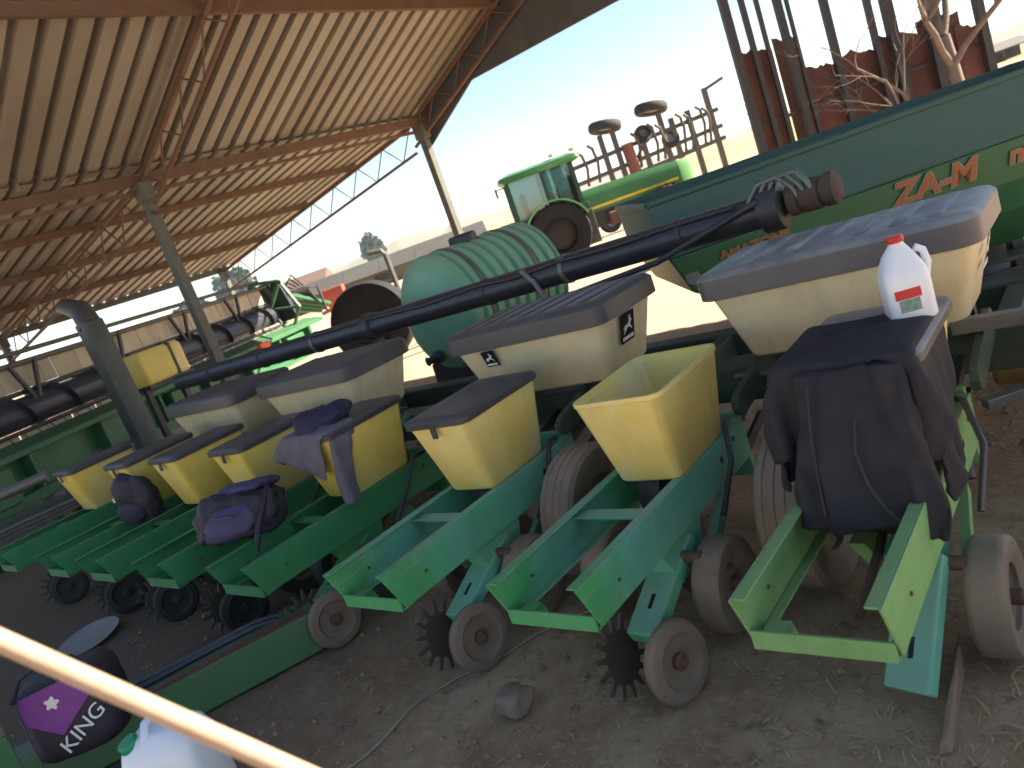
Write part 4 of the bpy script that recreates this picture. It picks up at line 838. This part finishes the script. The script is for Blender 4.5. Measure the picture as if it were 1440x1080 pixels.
g = G(); g.prism([(.024 * math.cos(a) * (1 + .25 * math.cos(5 * a)), .024 * math.sin(a) * (1 + .25 * math.cos(5 * a))) for a in [k * math.pi / 20 for k in range(40)]], .003, X @ Matrix.Translation((-.03, .085, .006))); g.obj('white_emblem', m_white, bag)
text_mesh('KING', .085, X @ Matrix.Translation((.035, -.065, .004)) @ Matrix.Rotation(R(30), 4, 'Z'), 'lettering', m_white, bag, .002, .1, 1.1)
g = G(); g.tube([onbag(-.85, .8), onbag(-.55, 1.25), onbag(0, 1.4), onbag(.55, 1.25), onbag(.85, .8)], .012, 8); g.obj('carry_handle', m_navy, bag, smooth=60)
g = G(); g.tube([onbag(-.8, -.75, .01), onbag(-.82, 0, .012), onbag(-.8, .6, .01)], .004, 6); g.obj('zip', m_lav, bag, smooth=60)

can = thing('white_jerrycan', 'white plastic jerrycan with a round green cap on the ground at lower left', 'jerrycan', (-3.0, .86, 0))
Rc = Matrix.Rotation(R(35), 4, 'Z'); TC = Matrix.Translation((-3.0, .85, 0)) @ Rc
g = G(TC); g.rings([rrect(.14, .11, .04, .0), rrect(.15, .12, .05, .02), rrect(.15, .12, .05, .30), rrect(.135, .105, .06, .36), rrect(.09, .07, .05, .40), rrect(.07, .05, .04, .405)]); can_b = g.obj('can_body', m_milk, can, smooth=50)
g = G(TC); g.tube([(-.02, .085, .37), (-.02, .05, .435), (-.02, -.03, .435), (-.02, -.07, .39)], .016, 8); g.obj('handle', m_milk, can, smooth=60)
g = G(TC); g.lathe([(.036, 0), (.038, .005), (.038, .03), (.033, .036), (.001, .037)], (-.085, -.055, .375), (-.25, -.2, 1), 24); g.obj('cap', mat('green_plastic', (.0, .30, .13), rough=.35), can, smooth=40)
rag = G(); 
def rag_fn(u, v): return V((-4.15 + .26 * u, .42 + .16 * v, .60 + .05 * noise.noise(V((u * 3, v * 3, 4))) - .14 * max(0, u - .7)))
rag.rings([[rag_fn(u / 12, v / 12) for u in range(13)] for v in range(13)], cap=False, closed=False)
o = rag.obj('white_rag', mat('white_cloth', (.62, .62, .6), (.5, .5, .5), .8, 6, dust=.2), smooth=180); md = o.modifiers.new('t', 'SOLIDIFY'); md.thickness = .008
tag(o, 'crumpled white rag on the green frame at the lower left edge', 'rag')
bj = thing('blue_bottle', 'blue plastic bottle at the left edge beside the white rag', 'bottle', (-4.05, .70, .0))
g = G(); g.lathe([(.05, .58), (.055, .60), (.055, .74), (.05, .77), (.022, .80), (.022, .83)], (-4.08, .52, 0), (0, 0, 1), 20); g.obj('bottle_body', mat('blue_plastic', (.03, .16, .3), (.02, .12, .25), .3, 4), bj, smooth=40)
g = G(); g.lathe([(.026, .825), (.026, .85), (.001, .852)], (-4.08, .52, 0), (0, 0, 1), 16); g.obj('bottle_cap', m_white, bj, smooth=40)

pl = thing('wooden_pole', 'pale round wooden pole slanting across the lower left corner close to the lens', 'pole', (.1, .95, 0))
a, b = V((-1.07, .2, 1.44)), V((-.84, .34, 1.19)); d = (b - a)
g = G(); g.tube([a + d * t for t in (-.8, -.2, .5, 1.2, 2.5, 4, 5.72)], [.0125, .0125, .0122, .0125, .0125, .0125, .0125], 16); g.obj('shaft', mat('pale_wood', (.38, .28, .20), (.33, .23, .155), .5, 9, stretch=(2, 2, 2), bump=.05), pl, smooth=60)

# stone, disc, rope, splintered plank
def rock(c, r, seed, sq=(1, 1, .7)):
    bm = bmesh.new(); bmesh.ops.create_icosphere(bm, subdivisions=3, radius=1)
    for v in bm.verts:
        p = v.co.copy(); k = 1 + .28 * noise.noise(p * 1.3 + V((seed, 0, 0))) + .09 * noise.noise(p * 4 + V((seed, 2, 0)))
        m_ = max(abs(p.x), abs(p.y), abs(p.z)); p = p.lerp(p / m_ * .82, .6) * k; v.co = V((p.x * r * sq[0], p.y * r * sq[1], p.z * r * sq[2])) + V(c)
    me = bpy.data.meshes.new('rock'); bm.to_mesh(me); bm.free(); return me
m_stone = mat('dusty_stone', (.27, .20, .15), (.19, .14, .105), .9, 9, dust=.5, bump=.35)
tag(link('stone', rock((-2.02, 1.66, .035), .07, 5), m_stone, smooth=50), 'fist-sized brown stone lying alone on the earth in front', 'stone')
o = G(); o.lathe([(.001, .012), (.12, .016), (.2, .03), (.21, .035), (.2, .024), (.001, .002)], (-5.75, 1.5, .0), (.06, -.1, 1), 28); tag(o.obj('disc_blade', mat('pale_worn_steel', (.35, .33, .32), (.25, .23, .22), .5, 6, metal=.3, dust=.3), smooth=40), 'pale worn disc blade lying flat on the shaded earth', 'disc')
pts = [(-2.62, 1.02), (-2.52, 1.24), (-2.50, 1.42), (-2.51, 1.58), (-2.47, 1.72), (-2.38, 1.86), (-2.30, 1.95), (-2.22, 2.12), (-2.14, 2.24), (-2.0, 2.34), (-1.9, 2.5)]
def smooth_path(pts, n=6):
    out = []
    for i in range(len(pts) - 1):
        p0_, p1_, p2_, p3_ = [V((*pts[max(0, min(len(pts) - 1, i + k))], 0)) for k in (-1, 0, 1, 2)]
        for j in range(n):
            t = j / n; out.append(.5 * ((2 * p1_) + (p2_ - p0_) * t + (2 * p0_ - 5 * p1_ + 4 * p2_ - p3_) * t * t + (3 * p1_ - p0_ - 3 * p2_ + p3_) * t ** 3))
    return out
sp_ = smooth_path(pts); g = G(); g.tube([V((p.x, p.y, gz(p.x, p.y) + .008)) for p in sp_], .006, 7); tag(g.obj('rope', mat('pale_cord', (.34, .27, .2), (.25, .2, .15), .9, 20, bump=.3), smooth=60), 'thin pale cord trailing over the earth towards the planter', 'rope')
g = G(); g.add([V(p) for p in [(-.615, 1.78, 0), (-.585, 1.80, 0), (-.60, 2.12, 0), (-.618, 2.11, 0), (-.615, 1.80, .022), (-.595, 1.83, .03), (-.597, 2.17, .12), (-.612, 2.12, .08)]], [(3, 2, 1, 0), (4, 5, 6, 7), (0, 1, 5, 4), (1, 2, 6, 5), (2, 3, 7, 6), (3, 0, 4, 7)])
tag(g.obj('splintered_plank', mat('split_wood', (.28, .18, .11), (.2, .13, .08), .85, 8, stretch=(6, 1, 6), bump=.3), bevel=.004), 'splintered brown piece of wood beside the right gauge wheel', 'wood')

# ------------------------------------------------------------------ milk jug on the right-hand seed hopper
jg = thing('milk_jug', 'white plastic milk jug with red cap standing on the right-hand hopper lid', 'jug', (-.62, 2.66, .98))
TJ = Matrix.Translation((-.625, 2.60, .979)) @ Matrix.Rotation(R(25), 4, 'Z')
g = G(TJ); g.rings([rrect(.06, .06, .02, 0), rrect(.067, .067, .025, .008), rrect(.067, .067, .025, .13), rrect(.062, .062, .03, .165), rrect(.045, .045, .03, .205), rrect(.026, .026, .02, .235, 0, -.008), rrect(.021, .021, .02, .245, 0, -.01), rrect(.021, .021, .02, .256, 0, -.01)]); g.obj('jug_body', m_milk, jg, smooth=50)
g = G(TJ); g.lathe([(.025, .248), (.026, .25), (.026, .266), (.023, .27), (.001, .271)], (0, -.01, 0), (0, 0, 1), 20); g.obj('cap', m_redcap, jg, smooth=40)
g = G(TJ); g.tube([(.05, .0, .215), (.072, 0, .2), (.078, 0, .16), (.066, 0, .12)], .012, 8); g.obj('handle', m_milk, jg, smooth=60)
g = G(TJ); g.box((-.01, -.0675, .092), (.075, .002, .03)); lb = g.obj('label_band', m_redcap, jg)
g = G(TJ); g.box((-.01, -.0676, .055), (.06, .002, .04)); g.obj('label_picture', mat('label_green', (.1, .22, .08), (.25, .35, .4), .5, 60), jg)

# ------------------------------------------------------------------ cloth: draped by a short simulation over temporary colliders
def tmp_box(c, d, rot=None):
    g = G(); g.box(c, d, rot); o = g.obj('tmp_collider', None, bevel=.012); md = o.modifiers.new('c', 'COLLISION'); o.collision.thickness_outer = .006; o.collision.cloth_friction = 25; return o
def drape(name, outline, res, X, colliders, frames, m, thick=.008, pins=None, stiff=8, seed=0, sub=1, wig=.03):
    """outline: function(u,v)->bool inside the cut pattern, u,v in metres; X places the flat pattern in space"""
    (u0, u1, v0, v1), inside = outline; nu, nv = int((u1 - u0) / res), int((v1 - v0) / res); idx = {}; vs = []; fs = []
    for j in range(nv):
        for i in range(nu):
            uc, vc = u0 + (i + .5) * res, v0 + (j + .5) * res
            if not inside(uc, vc): continue
            q = []
            for a, b in ((i, j), (i + 1, j), (i + 1, j + 1), (i, j + 1)):
                if (a, b) not in idx:
                    idx[(a, b)] = len(vs); p = V((u0 + a * res, v0 + b * res, 0)); p.z = wig * (noise.noise(V((p.x * 11, p.y * 4, seed))) + .6 * noise.noise(V((p.x * 5, p.y * 14, seed + 3)))); vs.append(tuple(X @ p))
                q.append(idx[(a, b)])
            fs.append(q)
    me = bpy.data.meshes.new(name); me.from_pydata(vs, [], fs); o = link(name, me, m)
    md = o.modifiers.new('cloth', 'CLOTH'); s = md.settings; s.quality = 6; s.mass = .3; s.tension_stiffness = stiff; s.compression_stiffness = stiff; s.shear_stiffness = stiff * .5; s.bending_stiffness = .25; s.air_damping = 1.5
    md.collision_settings.distance_min = .006; md.collision_settings.use_self_collision = True; md.collision_settings.self_distance_min = .006
    if pins:
        vg = o.vertex_groups.new(name='pin'); Xi = X.inverted()
        vg.add([i for i, p in enumerate(vs) if pins(*(Xi @ V(p))[:2])], 1.0, 'REPLACE'); s.vertex_group_mass = 'pin'
    md.point_cache.frame_start = 1; md.point_cache.frame_end = frames
    return o, m, thick, sub
def settle(items, tmps, frames):
    SC.frame_start = 1; SC.frame_end = frames
    for f_ in range(1, frames + 1): SC.frame_set(f_)
    dg = bpy.context.evaluated_depsgraph_get(); res = []
    for o, m, thick, sub in items: res.append(bpy.data.meshes.new_from_object(o.evaluated_get(dg)))
    for (o, m, thick, sub), me in zip(items, res):
        o.modifiers.clear(); o.data = me
        me.polygons.foreach_set('use_smooth', [True] * len(me.polygons))
        a = o.modifiers.new('thick', 'SOLIDIFY'); a.thickness = thick; a.offset = 0
        if sub: b = o.modifiers.new('sub', 'SUBSURF'); b.levels = sub; b.render_levels = sub
    for t in tmps: bpy.data.objects.remove(t)
    SC.frame_set(1)
m_jblk = mat('black_jacket_cloth', (.02, .018, .022), (.034, .03, .034), .8, 12, bump=.25, bsc=120, spec=.25, dust=.12, dustc=(.12, .1, .1))
m_jgry = mat('grey_jacket_cloth', (.16, .145, .165), (.12, .11, .125), .8, 12, bump=.25, bsc=120, spec=.2)
m_jlin = mat('navy_lining_cloth', (.028, .024, .06), (.02, .018, .04), .7, 12, bump=.2)
x1, x4 = UX[0], UX[3]
TMP = [tmp_box((x1, 2.53, .77), (.40, .58, .41)), tmp_box((x1, 2.3, .475), (.38, 1.4, .15)), tmp_box((x4, 2.53, .77), (.40, .58, .41)), tmp_box((x4, 2.3, .475), (.38, 1.4, .15)), tmp_box((-1.13, 2.62, .3), (.16, .5, .6)), tmp_box((-2, 2, -.05), (8, 8, .1))]
# black jacket spread over the right-hand hopper: body plus two sleeves
def jk1(u, v): return (abs(u) < .34 and -.48 < v < .20) or (.34 <= abs(u) < .60 and abs(v + .01 + .5 * (abs(u) - .34)) < .17)
it = [drape('black_jacket', ((-.8, .8, -.52, .24), jk1), .025, Matrix.Translation((x1 + .02, 2.44, .993)) @ Matrix.Rotation(R(-2), 4, 'Z'), TMP, 46, m_jblk, .014, pins=lambda u, v: abs(u) < .10 and .02 < v < .10, seed=1, wig=.035)]
def jk2(u, v): return (abs(u) < .23 and -.34 < v < .16) or (.23 <= u < .60 and -.02 < v < .14) or (-.5 < u <= -.23 and -.02 < v < .14)
it += [drape('grey_jacket', ((-.55, .62, -.4, .25), jk2), .024, Matrix.Translation((x4 + .0, 2.38, .998)) @ Matrix.Rotation(R(-24), 4, 'Z'), TMP, 46, m_jgry, .012, pins=lambda u, v: abs(u) < .09 and -.02 < v < .08, seed=5, wig=.04)]
settle(it, TMP, 46)
tag(it[0][0], 'black jacket draped over the right-hand seed hopper with sleeves hanging', 'jacket')
tag(it[1][0], 'grey jacket hanging off the front of a yellow hopper lid', 'jacket')

# black padded waistcoat hung in front of the right-hand hopper
vest = thing('black_waistcoat', 'black padded waistcoat hanging in front of the right-hand hopper onto the green rails', 'waistcoat', (x1 - .03, 2.1, .55))
def vest_fn(u, v):
    t = v; wd = .15 + .055 * t + .015 * noise.noise(V((t * 5, 2, u * 3))); a = 2 * math.pi * u
    z = .965 - .43 * t; yb = 2.215 - .10 * t - .05 * t * t
    th = .026 + .012 * math.sin(math.pi * t)
    x = math.copysign(abs(math.cos(a)) ** .38, math.cos(a)) * wd; y = math.sin(a) * th
    q = V((x, z, 0)); y -= (.02 + .035 * t) * noise.noise(V((x * 17, z * 4, 1))) + .018 * noise.noise(V((x * 34, z * 9, 3)))
    return V((x1 + .03 + x + .02 * noise.noise(V((z * 9, a, 0))), yb + y, z + .012 * math.sin(x * 25) - .05 * t * t * max(0, x * 4) + .03 * t * noise.noise(V((x * 9, 4, 4)))))
smesh('waistcoat_body', vest_fn, m_jblk, vest, 72, 44)
def vsurf(x, t): return V((x1 + .03 + x, 2.215 - .10 * t - .05 * t * t - (.035 + .012 * math.sin(math.pi * t)) - .012, .965 - .43 * t))
g = G(); g.tube([vsurf(.02, .3), vsurf(.01, .5), vsurf(.03, .7), vsurf(.07, .86), vsurf(.12, .97)], .004, 6); g.obj('piping', mat('grey_piping', (.045, .042, .042), rough=.7), vest, smooth=60)
g = G(); g.tube([vsurf(-.1, .05), vsurf(-.11, .4), vsurf(-.1, .9)], .004, 6); g.obj('seam', MATS['grey_piping'], vest, smooth=60)

# hooded navy lining bundled on the grey jacket
fn, _ = bag_fn((x4 + .03, 2.40, 1.03), .15, .12, .065, R(25), R(8), 2.3, .16, 4); o = smesh('bundled_hood', fn, m_jlin, None); tag(o, 'navy hood lining bundled on top of the grey jacket', 'clothing')

# backpacks
bp1 = thing('purple_backpack', 'dark purple backpack with lavender panels lying on the green rails', 'backpack', (-3.95, 1.86, .5))
fn, Rb = bag_fn((-3.93, 1.95, .70), .23, .18, .135, R(32), R(-14), 2.9, .10, 7); smesh('pack_body', fn, m_navy, bp1, 64, 44)
fn, _ = bag_fn((-3.86, 1.83, .70), .16, .055, .09, R(32), R(-18), 2.9, .08, 9); smesh('front_pocket', fn, m_lav, bp1)
fn, _ = bag_fn((-3.9, 2.0, .82), .17, .12, .035, R(32), R(-14), 2.5, .12, 12); smesh('top_panel', fn, m_lav, bp1)
g = G(); g.tube([(-3.76, 2.05, .80), (-3.68, 1.96, .76), (-3.66, 1.86, .66), (-3.66, 1.80, .55)], [.018, .016, .016, .014], 8); g.obj('strap', m_navy, bp1, smooth=60)
g = G(); g.tube([(-3.98, 1.80, .74), (-3.87, 1.755, .76), (-3.74, 1.80, .75)], .008, 6); g.obj('carry_loop', m_lav, bp1, smooth=60)
bp2 = thing('navy_backpack', 'dark navy backpack leaning against a yellow hopper among the far units', 'backpack', (-5.72, 2.25, .5))
fn, _ = bag_fn((-5.70, 2.17, .72), .17, .09, .20, R(20), R(12), 2.7, .07, 21); smesh('pack_body', fn, m_navy, bp2)
fn, _ = bag_fn((-5.70, 2.09, .65), .12, .04, .09, R(20), R(12), 2.5, .07, 23); smesh('front_pocket', fn, m_jlin, bp2)
g = G(); g.box((-5.83, 2.06, .77), (.03, .012, .03)); g.obj('buckle', m_white, bp2)

# ------------------------------------------------------------------ loose straw and clods
rnd = random.Random(3)
g = G()
def straw(x, y, L, a, w_=.0022):
    z = gz(x, y) + .004; d = V((math.cos(a), math.sin(a), rnd.uniform(-.05, .18))); n = V((-d.y, d.x, 0)) * w_
    p = V((x, y, z)); k = V((rnd.uniform(-1, 1), rnd.uniform(-1, 1), .4)) * L * .12
    b = p + d * L * .5 + k; e = p + d * L; b.z = max(b.z, z); e.z = max(e.z, z)
    g.add([p - n, p + n, b + n, b - n, e], [(0, 1, 2, 3), (3, 2, 4)])
for _ in range(34000):
    x = rnd.uniform(-5.5, .8); y = rnd.uniform(.6, 4.8)
    dens = .10 + .9 * max(0, min(1, (x + 1.9) / 1.5)) if y < 2.4 else .4
    if y < 1.6 and -2.6 < x < -1: dens = max(dens, .8 * max(0, noise.noise(V((x * 2.2, y * 2.2, 0))) + .35))
    if rnd.random() > dens or noise.noise(V((x * 2.6, y * 2.6, 5))) + .4 * noise.noise(V((x * 8, y * 8, 1))) < rnd.uniform(-.55, .25): continue
    straw(x, y, rnd.uniform(.012, .07) * rnd.choice((.6, 1, 1, 1.5)), rnd.uniform(0, 6.28), rnd.uniform(.0014, .0032))
tag(g.obj('loose_straw', mat('dry_straw', (.52, .37, .19), (.38, .26, .13), .9, 30)), 'scattered dry straw over the earth', kind='stuff')
g = G()
for _ in range(9000):
    x = rnd.uniform(-6, .8); y = rnd.uniform(.7, 4.6)
    if noise.noise(V((x * 1.7, y * 1.7, 9))) + .5 * noise.noise(V((x * 5, y * 5, 2))) < rnd.uniform(-.1, .5): continue
    r_ = rnd.choice((.004, .006, .006, .009, .014)) * rnd.uniform(.7, 1.5); z = gz(x, y)
    q = [V((x, y, z + r_ * .2)) + V((rnd.uniform(.6, 1.2) * a * r_, rnd.uniform(.6, 1.2) * b * r_, rnd.uniform(.5, 1) * c * r_)) for a, b, c in ((1, 0, 0), (0, 1, 0), (-1, 0, 0), (0, -1, 0), (0, 0, 1))]
    g.add(q, [(0, 1, 4), (1, 2, 4), (2, 3, 4), (3, 0, 4)])
tag(g.obj('soil_clods', mat('clod_soil', (.33, .22, .14), (.24, .16, .10), .95, 20)), 'small clods of earth scattered on the ground', kind='stuff')

g = G()
for _ in range(420):
    x, y = rnd.uniform(-.9, 1.2), rnd.uniform(3.5, 6.2); r_ = rnd.choice((.01, .014, .02, .032)) * rnd.uniform(.6, 1.3); z = gz(x, y)
    base = [V((x, y, z + r_ * .3)) + V((math.cos(k * 1.05) * r_ * rnd.uniform(.7, 1.2), math.sin(k * 1.05) * r_ * rnd.uniform(.7, 1.2), rnd.uniform(-.3, .2) * r_)) for k in range(6)]
    top = [V((x, y, z + r_ * .3)) + V((math.cos(k * 1.05 + .4) * r_ * .6, math.sin(k * 1.05 + .4) * r_ * .6, r_ * rnd.uniform(.4, .8))) for k in range(6)]
    g.rings([base, top])
tag(g.obj('rubble', MATS['clod_soil']), 'broken rubble and clods behind the right end of the planter', kind='stuff')
# ------------------------------------------------------------------ dry-season haze in the air
g = G(); g.box((0, 0, 23.5), (3600, 3600, 51)); hz = g.obj('haze', None)
hm = bpy.data.materials.new('haze_air'); hm.use_nodes = True; n_ = hm.node_tree; n_.nodes.clear()
pv = n_.nodes.new('ShaderNodeVolumePrincipled'); pv.inputs['Color'].default_value = (.6, .8, 1, 1); pv.inputs['Density'].default_value = .00018; pv.inputs['Anisotropy'].default_value = .2
ou = n_.nodes.new('ShaderNodeOutputMaterial'); n_.links.new(pv.outputs[0], ou.inputs['Volume']); hz.data.materials.append(hm); hz['kind'] = 'stuff'; hz['label'] = 'pale dusty haze hanging over the farmyard'
